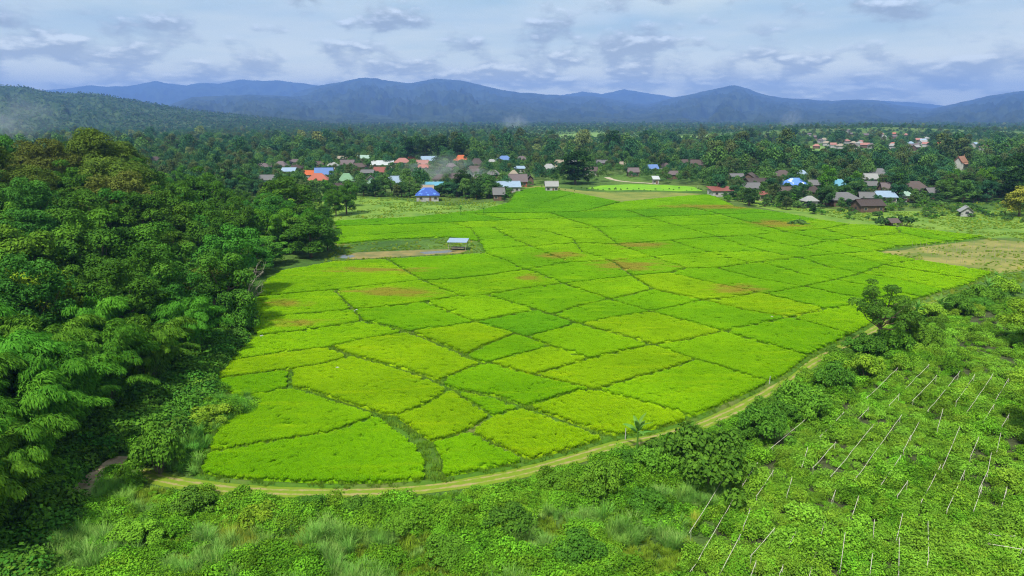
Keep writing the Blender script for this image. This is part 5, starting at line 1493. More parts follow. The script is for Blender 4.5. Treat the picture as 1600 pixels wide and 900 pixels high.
def village_trees():
    rng = np.random.default_rng(19)
    cand, shrubs, gard = [], [], []
    y = 262.0
    while y < 560:
        step = 6.6 + (y - 262) * 0.006
        for x in np.arange(-0.80 * y, 0.80 * y, step):
            cand.append((x + rng.uniform(-0.45, 0.45) * step, y + rng.uniform(-0.45, 0.45) * step))
        y += step
    for x, y in zip(rng.uniform(0.35, 0.80, 420), rng.uniform(190, 330, 420)):      # extra scrub on the right
        g = proj(x * y, y, 0.0)
        if inpoly(g[0], g[1], SCRUB_PX) and not inpoly(g[0], g[1], [(1400, 352), (1480, 340), (1560, 345), (1640, 352), (1640, 372), (1545, 374), (1450, 362)]): cand.append((x * y, y))
    for px in np.arange(818, 1100, 9.0):                                             # row of shrubs on the dry strip
        g = P(px + rng.uniform(-3, 3), 298 + rng.uniform(-1.5, 2.0) + (px < 850) * -4); shrubs.append((g[0], g[1]))
    for _ in range(700):                                                              # gardens and hedges between the houses
        r = rng.uniform()
        px, py = (rng.uniform(530, 800), rng.uniform(284, 312)) if r < 0.35 else (rng.uniform(1110, 1480), rng.uniform(284, 326)) if r < 0.8 else (rng.uniform(860, 1110), rng.uniform(262, 288))
        g = P(px, py); gard.append((g[0], g[1]))
    left = []
    for qx, qy in cand:
        gx, gy = proj(qx, qy, 0.0)
        if inpoly(gx, gy, OUT_PX) or inpoly(gx, gy, MEADOW_PX) or any(inpoly(gx, gy, c) for c in CLEAR): continue
        if qx < np.interp(qy, FE_Y, FE_X) - 2 and qy < 300: continue
        if any((qx - a) ** 2 + (qy - b) ** 2 < r * r for a, b, r in SPEC_XY): continue
        scrub = bool(inpoly(gx, gy, SCRUB_PX))
        z = float(terr(qx, qy))
        r = rng.uniform()
        if scrub:
            kind, v = "vbush", rng.integers(3); s = rng.uniform(0.45, 1.1)
            if rng.uniform() < 0.25: continue
        else:
            kind, v = "vtree", rng.choice(6, p=[0.26, 0.24, 0.16, 0.14, 0.10, 0.10]); s = rng.uniform(0.75, 1.3)
            if 1100 < gx and gy < 275: s *= 1.6
            if gx > 1040 and 255 < gy < 270: s *= 1.15
        pr = PR[kind][v]
        ok = False
        for q in (1.0, 0.85, 0.7, 0.57, 0.45, 0.35):
            if not hides(qx, qy, z, pr.H * s * q * 1.03, pr.R * s * q): s *= q; ok = True; break
        if not ok:
            kind = "vbush"; pr = PR[kind][v % 3]; s = rng.uniform(0.5, 0.9)
            ok = not hides(qx, qy, z, pr.H * s, pr.R * s)
        if not ok: continue
        left.append((qx, qy, z, kind, int(v) if kind == "vtree" else int(v) % 3, s, gx, gy))
    for qx, qy in gard:
        gx, gy = proj(qx, qy, 0.0)
        if inpoly(gx, gy, OUT_PX) or inpoly(gx, gy, MEADOW_PX) or inpoly(gx, gy, CLEAR[4]): continue
        v = int(rng.integers(3)); s = rng.uniform(0.7, 1.5)
        if any((qx - a) ** 2 + (qy - b) ** 2 < 4 for a, b, *_q in left): continue
        if hides(qx, qy, 0.0, 2.2 * s, 2.0 * s): s *= 0.6
        if hides(qx, qy, 0.0, 2.2 * s, 2.0 * s): continue
        left.append((qx, qy, 0.0, "vbush", v, s, gx, gy))
    for qx, qy in shrubs:
        gx, gy = proj(qx, qy, 0.0); left.append((qx, qy, 0.0, "vbush", int(rng.integers(3)), rng.uniform(0.4, 1.0), gx, gy))
    left.sort(key=lambda t: t[1])
    lab = {0: "dark green leafy tree", 1: "mid green leafy tree", 2: "bluish-green leafy tree", 3: "olive-brown leafy tree", 4: "tall dark leafy tree", 5: "pale yellow-green leafy tree"}
    cnt = {"vtree": 0, "vbush": 0}; rest = []
    for (qx, qy, z, kind, v, s, gx, gy) in left:
        if not (-40 < gx < 1640): continue
        if cnt[kind] >= (299 if kind == "vtree" else 290): rest.append((qx, qy, z, kind, v, s)); continue
        cnt[kind] += 1
        side = ("beyond the tall trees of the left forest" if gx < 200 else "behind the middle of the left forest" if gx < 330 else "behind the forest corner" if gx < 430 else "at the meadow left of the rice") if gx < 520 else "among the left village houses" if gx < 850 else "among the woods behind the far end of the rice" if gx < 1110 else "among the right village houses" if gx < 1480 else "at the far right edge behind the scrub" if gy < 300 else "in the upper scrub by the right edge" if gy < 335 else "in the lower scrub by the right edge"
        near = None
        if HNAMES:
            dd = [((gx - a) / 18.0) ** 2 + ((qy - c) / 14.0) ** 2 for a, b, c, nm in HNAMES]
            k_ = int(np.argmin(dd))
            if dd[k_] < 4: near = HNAMES[k_]
        where = side
        if near:
            where = ("in front of the " if qy < near[2] - 6 else "behind the " if qy > near[2] + 6 else "on the left of the " if gx < near[0] else "on the right of the ") + near[3]
        if kind == "vtree": place(PR[kind][v], "village_tree", lab[v] + " " + where, "tree", "trees " + side, (qx, qy, z), rng.uniform(0, 6.28), s, rng.uniform(0.85, 1.2))
        else: place(PR[kind][v], "bush", ["mid green low bush", "dark green low bush", "pale green low bush"][v] + " " + where, "bush", "bushes " + side, (qx, qy, z), rng.uniform(0, 6.28), s, rng.uniform(0.8, 1.1))
    print("village", cnt, len(rest))
    return rest
REST = village_trees()

# ------------------------------------------------------------------ far woodland: one mass
def low_tree(name, seed, H, R, n, mat, leaf=0.66):
    rng = np.random.default_rng(seed); blobs = []
    for k in range(14):
        d = rng.normal(size=3); d /= np.linalg.norm(d); d[2] = abs(d[2]) * 1.1 - 0.25
        s = R * rng.uniform(0.25, 0.48)
        blobs.append((d[0] * R * 0.68, d[1] * R * 0.6, H * 0.52 + d[2] * H * 0.33, s, s, s * 0.9, rng.uniform(0, 1)))
    V, F, tone = blob_leaves(blobs, n, leaf, 0.75, rng)
    return obj(name, make_mesh(name, V, F, M[mat], tone=tone), col=PROTO)
FAR = library("far_tree", [low_tree("far", 301 + k, 8 + 1.7 * (k % 4), 3.6 + 0.4 * (k % 3), 620, ["wood_dark", "wood_mid", "wood_blue", "wood_olive", "wood_dark", "leaf_deep", "wood_mid", "wood_pale"][k]) for k in range(8)])
FARP = [0.24, 0.2, 0.16, 0.13, 0.1, 0.1, 0.05, 0.02]

def far_woods():
    rng = np.random.default_rng(23)
    X, Y, S = [], [], []
    y = 545.0
    while y < 4600:
        step = 8.2 + (y - 545) * 0.006
        xs = np.arange(-0.86 * y, 0.86 * y, step)
        xs = xs + rng.uniform(-0.48, 0.48, len(xs)) * step
        ys = y + rng.uniform(-0.48, 0.48, len(xs)) * step
        X.append(xs); Y.append(ys); S.append(np.full(len(xs), step / 8.2))
        y += step
    X, Y, S = np.concatenate(X), np.concatenate(Y), np.concatenate(S)
    Z = terr(X, Y)
    gx, gy = proj(X, Y, Z)
    keep = np.ones(len(X), bool)
    for c in CLEAR:
        ex = [(a, b) for a, b in c]
        keep &= ~inpoly(gx, gy, ex)
    keep &= fbm(X / 70, Y / 70, 14, 3) > np.interp(Y, [500, 800, 1300, 1800], [0.27, 0.36, 0.42, 0.30])
    s = np.where(rng.uniform(size=len(X)) < np.interp(Y, [900, 1500], [0.1, 0.02]), rng.uniform(1.3, 1.9, len(X)), rng.uniform(0.45, 1.25, len(X))) * np.minimum(S, 1.45) * np.interp(Y, [560, 800, 1400, 2000, 4600], [1.0, 0.85, 0.55, 0.6, 0.9]) * (0.8 + 0.5 * fbm(X / 90, Y / 90, 4, 3))
    # stay clear of the roofs and of the far fields in line of sight
    top = 10.5 * s
    _, yt = proj(X, Y, Z + top)
    hw = 3.6 * s * FOC / Y
    for (x0, x1, a, b, D) in HBOX:
        hid = (Y < D + 6) & (gx + hw * 0.8 > x0) & (gx - hw * 0.8 < x1) & (yt < b - 1) & (gy > a)
        keep &= ~hid
    for c in CLEAR[:4]:
        c = np.array(c); x0, x1, a, b = c[:, 0].min(), c[:, 0].max(), c[:, 1].min(), c[:, 1].max()
        hid = (gx > x0 + 4) & (gx < x1 - 4) & (gy > a) & (gy < b + 6) & (yt < b - 3)
        s = np.where(hid, s * 0.35, s)
    X, Y, Z, s = X[keep], Y[keep], Z[keep], s[keep]
    idx = rng.choice(8, len(X), p=FARP)
    pts = np.stack([X, Y, Z], 1)
    if REST:
        r = np.array([(a, b, c, (v + 0) if k == "vtree" else 1, s_ * (0.9 if k == "vtree" else 0.22)) for a, b, c, k, v, s_ in REST])
        pts = np.concatenate([pts, r[:, :3]]); idx = np.concatenate([idx, r[:, 3].astype(int) % 8]); s = np.concatenate([s, r[:, 4]])
    scatter("far_woodland", pts, FAR, s, idx, "hazy mass of woodland filling the valley floor behind the villages", "woodland", rng, 0.2)
    # forest cover of the low green hill
    hv = HILLV.reshape(-1, 3); ny, nx = HILLV.shape[:2]
    u, v = rng.uniform(6.5, ny - 1.01, 16000), rng.uniform(0, nx - 1.01, 16000)
    iu, iv = u.astype(int), v.astype(int); fu, fv = (u - iu)[:, None], (v - iv)[:, None]
    A = HILLV
    q = (A[iu, iv] * (1 - fu) + A[iu + 1, iv] * fu) * (1 - fv) + (A[iu, iv + 1] * (1 - fu) + A[iu + 1, iv + 1] * fu) * fv
    q = q[q[:, 2] > 0.5]; gx, gy = proj(q[:, 0], q[:, 1], q[:, 2]); q = q[(gx > -160) & (gx < 700)]
    scatter("hill_woodland", q, FAR, rng.uniform(0.5, 1.1, len(q)), rng.choice(8, len(q), p=FARP), "woodland covering the low green hill on the left", "woodland", rng, 0.2)
    print("far trees", len(pts), len(q))
far_woods()

# ------------------------------------------------------------------ foreground ground cover
TR_PX = [(215, 738), (262, 752), (340, 764), (420, 769), (500, 770), (580, 769), (660, 764), (740, 753), (820, 738), (900, 716), (960, 697), (1010, 688), (1080, 671), (1150, 642), (1205, 610), (1262, 570), (1325, 537), (1360, 518), (1420, 486), (1500, 461)]
VEG_PX = [(1010, 1000), (1065, 900), (1110, 800), (1165, 735), (1225, 665), (1320, 610), (1400, 575), (1470, 520), (1560, 470), (1800, 440), (1900, 1000)]
BANK_PX = [(255, 765), (340, 776), (500, 781), (660, 775), (820, 748), (960, 707), (1080, 681), (1205, 622), (1325, 547), (1420, 494), (1560, 448), (1600, 452), (1470, 520), (1400, 575), (1320, 610), (1225, 665), (1165, 735), (1110, 770), (960, 775), (820, 800), (690, 835), (560, 838), (430, 812), (330, 822), (240, 800)]
REED_PX = [(196, 742), (205, 690), (230, 640), (285, 602), (310, 545), (385, 510), (400, 526), (350, 572), (326, 600), (345, 625), (395, 625), (395, 642), (335, 672), (318, 712), (300, 745), (240, 745)]
RICE_PX = [(305, 748), (430, 763), (580, 767), (680, 760), (825, 730), (957, 692), (1070, 668), (1205, 606), (1265, 566), (1360, 514), (1560, 432), (1560, 300), (300, 300), (390, 505), (350, 569), (327, 597), (345, 614), (372, 627), (408, 624), (402, 643), (340, 670), (325, 700)]

CL_WEED = [leafy_clump("c", 401 + k, 0.75, 0.55, 9, 0.145, 420, "weed") for k in range(3)]
CL_VINE = [leafy_clump("c", 411 + k, 1.1, 1.0, 14, 0.17, 800, "weed") for k in range(2)]
CL_CROP = [leafy_clump("c", 421 + k, 0.85, 0.95, 12, 0.145, 620, "crop", 0.55) for k in range(3)]
CL_SILV = [grass_clump("c", 431 + k, 95, 1.7, 0.05, 0.30, "silver_grass", 0.95, 3) for k in range(3)]
CL_REED = [grass_clump("c", 441 + k, 90, 1.8, 0.07, 0.40, "blue_grass", 0.85, 3) for k in range(2)]
CL_DRY = [grass_clump("c", 451 + k, 80, 1.1, 0.035, 0.35, "dry_grass", 0.6, 2) for k in range(2)]
CL_SHORT = [grass_clump("c", 461 + k, 80, 0.55, 0.05, 0.45, "verge_grass", 0.9, 2) for k in range(2)]
LIB_WEED = library("weed_plant", CL_WEED + CL_VINE)
LIB_UNDER = library("under_plant", [leafy_clump("c", 471 + k, 1.0, 0.9, 12, 0.20, 520, ["leaf_mid2", "leaf_dark", "leaf_mid2", "leaf_blue"][k]) for k in range(4)])
LIB_CROP = library("crop_plant", CL_CROP)
LIB_GRASS = library("grass_plant", CL_SILV + CL_REED + CL_DRY + CL_SHORT)    # 0-2 silver, 3-4 reed, 5-6 dry, 7-8 short

track_xy = np.array([hit(a, b)[:2] for a, b in TR_PX])
path_xy = np.array([hit(a, b)[:2] for a, b in [(118, 778), (140, 758), (165, 738), (198, 714)]])
def dist_line(x, y, L):
    d = np.full(x.shape, 1e9)
    for a, b in zip(L[:-1], L[1:]):
        v = b - a; t = np.clip(((x - a[0]) * v[0] + (y - a[1]) * v[1]) / (v @ v), 0, 1)
        d = np.minimum(d, np.hypot(x - a[0] - v[0] * t, y - a[1] - v[1] * t))
    return d

# crop rows follow the pale poles
ROW_A = P(1078, 895, 0)[:2]; ROW_B = P(1183, 725, 0)[:2]
row_dir = (ROW_B - ROW_A) / np.linalg.norm(ROW_B - ROW_A)

def ground_cover():
    rng = np.random.default_rng(61)
    n = 60000
    y = 26 + 110 * rng.uniform(0, 1, n) ** 1.35
    x = rng.uniform(-1, 1, n) * (0.80 * y + 12)
    # even density: thin out the near rows
    z = terr(x, y)
    gx, gy = proj(x, y, z)
    jx = gx + 26 * (fbm(x / 4, y / 4, 21, 3) - 0.5) * 2; jy = gy + 16 * (fbm(x / 4, y / 4, 22, 3) - 0.5) * 2
    rice = inpoly(gx, gy, RICE_PX)
    tr = dist_line(x, y, track_xy); pt = dist_line(x, y, path_xy)
    free = ~rice & (tr > 1.9) & (pt > 1.5) & ((gx > 60) | (gy < 860))
    inforest = (x < np.interp(y, FE_Y, FE_X) - 1.5) & ~((gx > 110) & (gy > 745))
    veg = inpoly(jx, jy, VEG_PX) & free
    bank = inpoly(jx, jy, BANK_PX) & free & ~veg
    reed = inpoly(jx, jy, REED_PX) & ~rice & (tr > 2.0) & (pt > 1.2)
    other = free & ~veg & ~bank & ~reed & ~inforest & (tr > 1.6)
    area = (0.80 * y + 12)
    # vegetable crop in rows
    row = ((x - ROW_A[0]) * -row_dir[1] + (y - ROW_A[1]) * row_dir[0])
    ph = np.abs((row / 1.9) % 1.0 - 0.5) * 2
    hump = fbm(x / 2.0, y / 2.0, 33, 3)
    m = veg & (ph + 0.9 * (hump - 0.5) < 0.62) & (hump > 0.41) & (rng.uniform(size=n) < 0.5)
    sc = 1.38 * rng.uniform(0.75, 1.2, n) * (0.35 + 1.35 * np.clip(hump - 0.2, 0, 1))
    scatter("vegetable_crop", np.stack([x, y, z], 1)[m], LIB_CROP, sc[m], rng.integers(0, 3, m.sum()), "leafy vine vegetable crop growing in rows at the lower right", "crop", rng, 0.3, 0.15)
    m2 = veg & (rng.uniform(size=n) < 0.16)
    # weedy bank
    vine = fbm(x / 3.5, y / 3.5, 41, 3)
    mb_ = bank & (rng.uniform(size=n) < 0.85)
    mo = other & (vine > 0.45) & (rng.uniform(size=n) < 0.6)
    mw = mb_ | mo | m2 | (reed & (rng.uniform(size=n) < 0.7))
    wi = np.where(vine > 0.55, rng.integers(3, 5, n), rng.integers(0, 3, n))
    wsc = rng.uniform(0.6, 1.15, n) * (0.55 + 0.75 * vine)
    scatter("weed_cover", np.stack([x, y, z], 1)[mw], LIB_WEED, wsc[mw], wi[mw], "bright leafy weeds and creepers covering the bank below the track", "weeds", rng, 0.3, 0.2)
    # grasses
    g1 = fbm(x / 5.0, y / 5.0, 51, 3); g2 = fbm(x / 6.0, y / 6.0, 52, 3)
    mg = other & (vine < 0.56) & (rng.uniform(size=n) < 0.75)
    mr = reed & (rng.uniform(size=n) < 0.5)
    ms = ((tr < 2.3) & (tr > 1.2) & ~rice & (rng.uniform(size=n) < 0.5)) | (bank & (g1 > 0.6) & (rng.uniform(size=n) < 0.3))
    gi = np.where(g1 > 0.44, rng.integers(0, 3, n), rng.integers(7, 9, n))
    gi = np.where((g2 > 0.74) & (gy < 880), rng.integers(5, 7, n), gi)
    gi = np.where(((np.hypot((gx - 410) / 70, (gy - 845) / 45) < 1) & (rng.uniform(size=n) < 0.6)), rng.integers(5, 7, n), gi)
    gi = np.where(mr, rng.integers(3, 5, n), gi); gi = np.where(ms & ~mg & ~mr, rng.integers(7, 9, n), gi)
    gs = rng.uniform(0.6, 1.15, n) * np.where(gi < 3, 0.55 + 0.6 * g1, 1.0)
    gs = np.where(ms & ~mr & ~mg, gs * 0.32, gs)
    gs = np.where(mr, gs * 0.95, gs)
    ma = mg | mr | ms
    scatter("tall_grass", np.stack([x, y, z], 1)[ma], LIB_GRASS, gs[ma], gi[ma], "tall silvery and green grass tufts over the foreground", "grass", rng, 0.3, 0.12)
    # rough grass of the meadows farther off
    k = 40000
    y2 = rng.uniform(130, 345, k); x2 = rng.uniform(-0.3, 0.82, k) * y2
    z2 = terr(x2, y2); gx, gy = proj(x2, y2, z2)
    far = inpoly(gx, gy, MEADOW_PX) | inpoly(gx, gy, SCRUB_PX) | inpoly(gx, gy, [(1400, 555), (1480, 505), (1560, 455), (1640, 425), (1640, 418), (1560, 424), (1500, 412), (1440, 404), (1400, 396), (1370, 396), (1435, 409), (1550, 428), (1480, 458), (1405, 480), (1375, 520)]) | inpoly(gx, gy, [(505, 412), (520, 385), (600, 378), (700, 374), (748, 381), (756, 400), (605, 409)])
    far &= ~(inpoly(gx, gy, [(525, 405), (560, 393), (720, 389), (725, 396), (600, 403)]))
    far |= inpoly(gx, gy, [(1400, 394), (1450, 386), (1545, 376), (1640, 382), (1640, 418), (1556, 426), (1480, 414)]) & (rng.uniform(size=k) < 0.3)
    far &= fbm(x2 / 8, y2 / 8, 71, 3) > 0.42
    m = far
    scatter("meadow_grass", np.stack([x2, y2, z2], 1)[m], LIB_GRASS, rng.uniform(0.4, 0.85, m.sum()), rng.choice([5, 7, 8, 7, 8, 7, 8], m.sum()), "rough grass and weeds of the meadows beside the rice", "grass", rng, 0.3, 0.12)
    print("cover", int(veg.sum()), mw.sum(), ma.sum(), m.sum())
ground_cover()

# forest edge bushes and floor
def forest_floor():
    rng = np.random.default_rng(67)
    n = 14000
    y = rng.uniform(40, 290, n); e = np.interp(y, FE_Y, FE_X)
    x = e + 3.5 - rng.uniform(0, 1, n) ** 1.5 * 60
    z = terr(x, y); gx, gy = proj(x, y, z)
    ok = ~inpoly(gx, gy, RICE_PX) & ~((gx > 120) & (gy > 750)) & ~((gx > 60) & (gy > 850)) & (dist_line(x, y, path_xy) > 2.2) & (dist_line(x, y, track_xy) > 2)
    scatter("forest_undergrowth", np.stack([x, y, z], 1)[ok], LIB_UNDER, rng.uniform(0.9, 2.2, ok.sum()), rng.integers(0, 4, ok.sum()), "leafy undergrowth along the foot of the left forest", "undergrowth", rng, 0.3, 0.2)
forest_floor()

# ------------------------------------------------------------------ single bushes and bananas of the foreground
BUSHES = [  # px, foot, top, width, kind, label
 (1108, 762, 668, 150, 1, "largest dark rounded bush between the track and the vegetable rows"),
 (1040, 742, 690, 90, 0, "leafy bush just right of the banana plant"),
 (1252, 650, 594, 90, 0, "bright leafy bush at the track bend, left of the dark one"),
 (1300, 612, 566, 66, 1, "dark rounded bush above the bright one at the track bend"),
 (1195, 690, 632, 80, 1, "dark tangled bush below the bright bush at the track bend"),
 (1352, 590, 548, 62, 2, "yellowish shrub under the slender trackside tree"),
 (1440, 540, 500, 60, 0, "leafy bush right of the slender trackside tree"),
 (935, 778, 712, 78, 0, "weedy bush with grass plumes left of the banana plant"),
 (1494, 492, 456, 44, 1, "dark bush in the hedge along the far part of the track"),
 (1455, 500, 470, 50, 2, "pale green bush in the hedge right of the slender tree"),
 (1530, 470, 440, 46, 0, "mid green bush near the far end of the hedge"),
 (1565, 462, 430, 50, 2, "pale bush at the hedge end by the right edge"),
 (1420, 520, 488, 50, 1, "dark low bush in the hedge behind the slender tree"),
 (250, 738, 660, 100, 0, "broad leafy bush beside the dirt path under the bamboo"),
 (330, 660, 632, 80, 2, "low pale creeper mound at the rice corner"),
 (372, 524, 470, 64, 1, "dark bush at the rice corner beneath the overhanging tree"),
 (560, 806, 776, 60, 1, "dark broad-leaved bush in the middle of the lower bank"),
 (700, 870, 838, 90, 0, "leafy shrub at the bottom, left of the picture's middle"),
 (905, 880, 838, 100, 1, "grassy dark shrub at the bottom right of the middle"),
 (800, 830, 792, 90, 1, "dark shrub on the lower bank below the wide grassy channel"),
 (630, 830, 800, 70, 0, "green shrub on the lower bank left of the dark shrub"),
 (480, 800, 776, 60, 1, "low dark shrub touching the track in the lower left"),
 (300, 800, 768, 80, 1, "dark shrub at the track's left end"),
 (215, 850, 812, 90, 0, "leafy shrub between the dirt path and the lower bank"),
 (1010, 800, 764, 80, 1, "dark shrub below the banana plant"),
 (870, 762, 735, 60, 0, "small bush touching the track left of the grass plume bush"),
 (1362, 556, 520, 50, 1, "dark bush hugging the foot of the slender trackside tree"),
 (1398, 552, 505, 60, 0, "leafy bush under the right side of the slender tree's crown"),
 (410, 822, 786, 80, 2, "yellowish bush on the lower bank left of the middle"),
]
for i, (px, fy, ty, w, k, lab) in enumerate(BUSHES):
    place_px(PR["bush"][k], "bush", lab, "bush", None, px, fy, ty, i * 1.7, w)

def hedge():
    rng = np.random.default_rng(17); n = 0
    seg = np.linalg.norm(np.diff(track_xy, axis=0), axis=1); L = np.concatenate([[0], np.cumsum(seg)])
    s_ = L[10]
    while s_ < L[-1] + 12:
        c = np.array([np.interp(s_, L, track_xy[:, j]) for j in range(2)])
        c2 = np.array([np.interp(s_ + 1, L, track_xy[:, j]) for j in range(2)]); t = c2 - c
        if np.linalg.norm(t) < 0.1: t = track_xy[-1] - track_xy[-2]; c = track_xy[-1] + t / np.linalg.norm(t) * (s_ - L[-1])
        t = t / np.linalg.norm(t); nr = np.array([t[1], -t[0]])
        for off in (rng.uniform(2.8, 4.2), rng.uniform(5.0, 8.0)):
            if rng.uniform() < 0.18: continue
            q = c + nr * off + rng.normal(size=2) * 0.5
            gx, gy = proj(q[0], q[1], 0)
            if gx > 1640 or (off > 4.5 and abs(gx - 1372) < 40): continue
            k = int(rng.choice(3, p=[0.35, 0.55, 0.1])); s = rng.uniform(0.5, 0.98)
            place(PR["bush"][k], "hedge_bush", "%s ragged %s bush in the hedge %s" % ("tall" if s > 0.65 else "low", ["bright green", "dark green", "pale green"][k], "beside the near bend of the track" if gx < 1180 else "below the slender trackside tree" if gx < 1380 else "along the far track towards the right edge"),
                  "bush", "hedge bushes along the farm track", (q[0], q[1], 0.0), rng.uniform(0, 6.28), s, rng.uniform(0.75, 1.25)); n += 1
        s_ += rng.uniform(2.6, 4.2)
    print("hedge", n)
hedge()

def banana_leaf(seed, L, Wd):
    rng = np.random.default_rng(seed); V, F = [], []
    n = 9
    for i in range(n):
        t = i / (n - 1)
        r = L * t; z = L * (0.75 * t - 0.75 * t * t)
        w = Wd * math.sin(math.pi * min(1, 0.08 + 0.94 * t)) ** 0.6 * 0.5
        if t < 0.14: w *= 0.25
        V += [(r, -w, z - w * 0.35), (r, 0, z), (r, w, z - w * 0.35)]
    for i in range(n - 1):
        for j in range(2): F.append((3 * i + j, 3 * i + j + 1, 3 * i + j + 4, 3 * i + j + 3))
    me = make_mesh("leaf", V, F, M["leaf_banana"]); a = me.attributes.new("tone", "FLOAT", "FACE")
    a.data.foreach_set("value", rng.uniform(0.2, 1, len(F)).astype(np.float32))
    return me
BL = [banana_leaf(500 + k, 1.5 + 0.15 * k, 0.42) for k in range(3)]
def banana(px, fy, h, label, nleaf=9, rot0=0.0):
    g = hit(px, fy)
    e = obj("banana_plant", None, loc=g); tag(e, label, "banana plant", None)
    st = MB().tube([(0, 0, -0.2), (0.03, 0, h * 0.5), (0, 0.03, h)], [0.16, 0.12, 0.07], 7)
    obj("stem", st.mesh("stem", M["leaf_banana"]), e)
    for k in range(nleaf):
        o = obj("leaf", BL[k % 3], e, loc=(0, 0, h * (0.86 + 0.02 * k)))
        o.rotation_euler = (0, -R_(8 + 62 * (k / nleaf)), rot0 + k * 2.4)
        o.scale = (h * 0.5,) * 3
BAN = [(995, 708, 2.6, "single banana plant beside the farm track in the centre"), (1466, 494, 2.4, "banana plant leaning over the track in the far hedge"), (1540, 466, 2.6, "banana plant with the palest leaves near the hedge end"),
       (1556, 455, 2.6, "banana plant at the far hedge end by the garden"), (1430, 500, 2.2, "low banana plant behind the slender trackside tree"), (720, 338, 2.6, "banana plant at the left meadow edge by the rice"),
       (1400, 508, 2.0, "small banana plant right at the trunk of the slender tree"), (756, 336, 2.0, "smaller banana plant right of the one at the meadow edge")]
for i, (a, b, h, lab) in enumerate(BAN): banana(a, b, h, lab, 9, i * 0.7)

# ------------------------------------------------------------------ poles, stakes, posts
M["pole"] = plain("pale_bamboo_pole", (0.36, 0.33, 0.26), (0.52, 0.49, 0.42), 3.0, 0.6)
SEG = [(60, 890, 220, 615), (58, 755, 180, 560), (160, 895, 230, 760), (238, 740, 262, 675), (262, 835, 345, 740), (235, 595, 287, 520), (282, 635, 340, 545), (330, 475, 510, 318), (495, 435, 577, 350), (435, 535, 455, 470),
       (470, 540, 550, 450), (530, 570, 678, 390), (385, 630, 402, 570), (610, 580, 770, 360), (535, 650, 548, 615), (605, 695, 625, 633), (650, 305, 757, 203), (625, 375, 660, 335), (727, 330, 762, 290), (782, 272, 862, 190),
       (800, 435, 830, 380), (700, 595, 768, 495), (775, 480, 800, 430), (755, 630, 790, 582), (805, 315, 888, 228), (855, 350, 965, 215), (890, 405, 908, 340), (950, 320, 1015, 225), (905, 540, 965, 398), (835, 650, 900, 530),
       (1000, 500, 1028, 435), (985, 355, 1075, 225), (1045, 380, 1080, 325), (1085, 310, 1130, 235), (1088, 485, 1102, 420), (1105, 400, 1130, 358), (920, 683, 982, 545), (1010, 685, 1040, 595), (1030, 605, 1060, 545), (1058, 550, 1070, 488),
       (1105, 665, 1122, 605), (752, 780, 773, 690), (760, 895, 762, 770), (675, 765, 678, 712), (663, 895, 672, 825), (565, 870, 580, 755), (460, 898, 512, 715), (360, 898, 372, 865), (265, 898, 282, 850), (395, 790, 415, 753), (858, 715, 860, 850), (853, 898, 857, 850),
       (1060, 758, 1150, 768), (1055, 792, 1178, 810)]
def poles():
    rng = np.random.default_rng(3)
    for i, (a, b, c, d) in enumerate(SEG):
        p, q = (1050 + a / 2.144, 480 + b / 2.144), (1050 + c / 2.144, 480 + d / 2.144)
        A, B = P(*p, 1.25), P(*q, 1.45)
        mid = (A + B) / 2
        e = obj("trellis_pole", None, loc=(mid[0], mid[1], 0))
        x = ((p[0] + q[0]) / 2, (p[1] + q[1]) / 2)
        pos = "near the bottom of" if x[1] > 800 else "in the upper part of" if x[1] < 640 else "in the middle of"
        side = "the left rows" if x[0] < 1280 else "the central rows" if x[0] < 1440 else "the right rows"
        ln = np.linalg.norm(B - A)
        tag(e, "%s bamboo trellis pole %s %s of vegetables" % ("long" if ln > 6 else "short", pos, side), "pole", "pale trellis poles in the vegetable crop")
        A, B = A - np.array([mid[0], mid[1], 0]), B - np.array([mid[0], mid[1], 0])
        k = max(3, int(ln / 1.5)); pts = [A + (B - A) * t + np.array([0, 0, rng.normal() * 0.06 - 0.08 * math.sin(math.pi * t)]) for t in np.linspace(0, 1, k)]
        obj("rail", MB().tube(pts, 0.023, 6).mesh("rail", M["pole"]), e)
        for t in (0.04, 0.96):
            c_ = A + (B - A) * t
            obj("stake", MB().tube([(c_[0] + rng.normal() * 0.06, c_[1], -0.2), (c_[0], c_[1], c_[2] + 0.12)], 0.022, 5).mesh("stake", M["pole"]), e)
poles()

def stakes():
    rng = np.random.default_rng(4)
    me = [MB().tube([(0, 0, -0.15), (0.03, 0.02, 0.8), (0.05 * s, 0, 1.6)], [0.035, 0.03, 0.025], 5).mesh("garden_stake", M["post"]) for s in (-1, 1, 2)]
    k = 0
    for row, py in enumerate(np.linspace(385, 414, 9)):
        for px in np.arange(1425 + (py - 385) * 2.2, 1630, 11.0):
            if rng.uniform() < 0.22 or k > 120: continue
            g = hit(px + rng.uniform(-2.5, 2.5), py + rng.uniform(-0.8, 0.8))
            o = obj("garden_stake", me[k % 3], loc=g, rotz=rng.uniform(0, 6.28)); o.scale = (1, 1, rng.uniform(0.8, 1.2))
            tag(o, "thin grey stake in the %s row of the fallow garden counted from its far side" % "first second third fourth fifth sixth seventh eighth ninth".split()[row], "stake", "stakes of the fallow garden"); k += 1
    for px, fy, ty, lab in ((977, 687, 666, "thin white marker post beside the banana plant on the track"), (1202, 602, 586, "thin white marker post at the rice corner on the track bend"), (1090, 297, 290, "tiny white post at the end of the bright far rice strip")):
        g = hit(px, fy); h = (fy - ty) * g[1] / FOC * 1.02
        mb = MB().tube([(0, 0, -0.2), (0, 0, h * 0.6), (0.02, 0, h)], [0.06, 0.05, 0.045], 6)
        e = obj("marker_post", mb.mesh("marker_post", M["wall_white"]), loc=g); tag(e, lab, "post")
stakes()

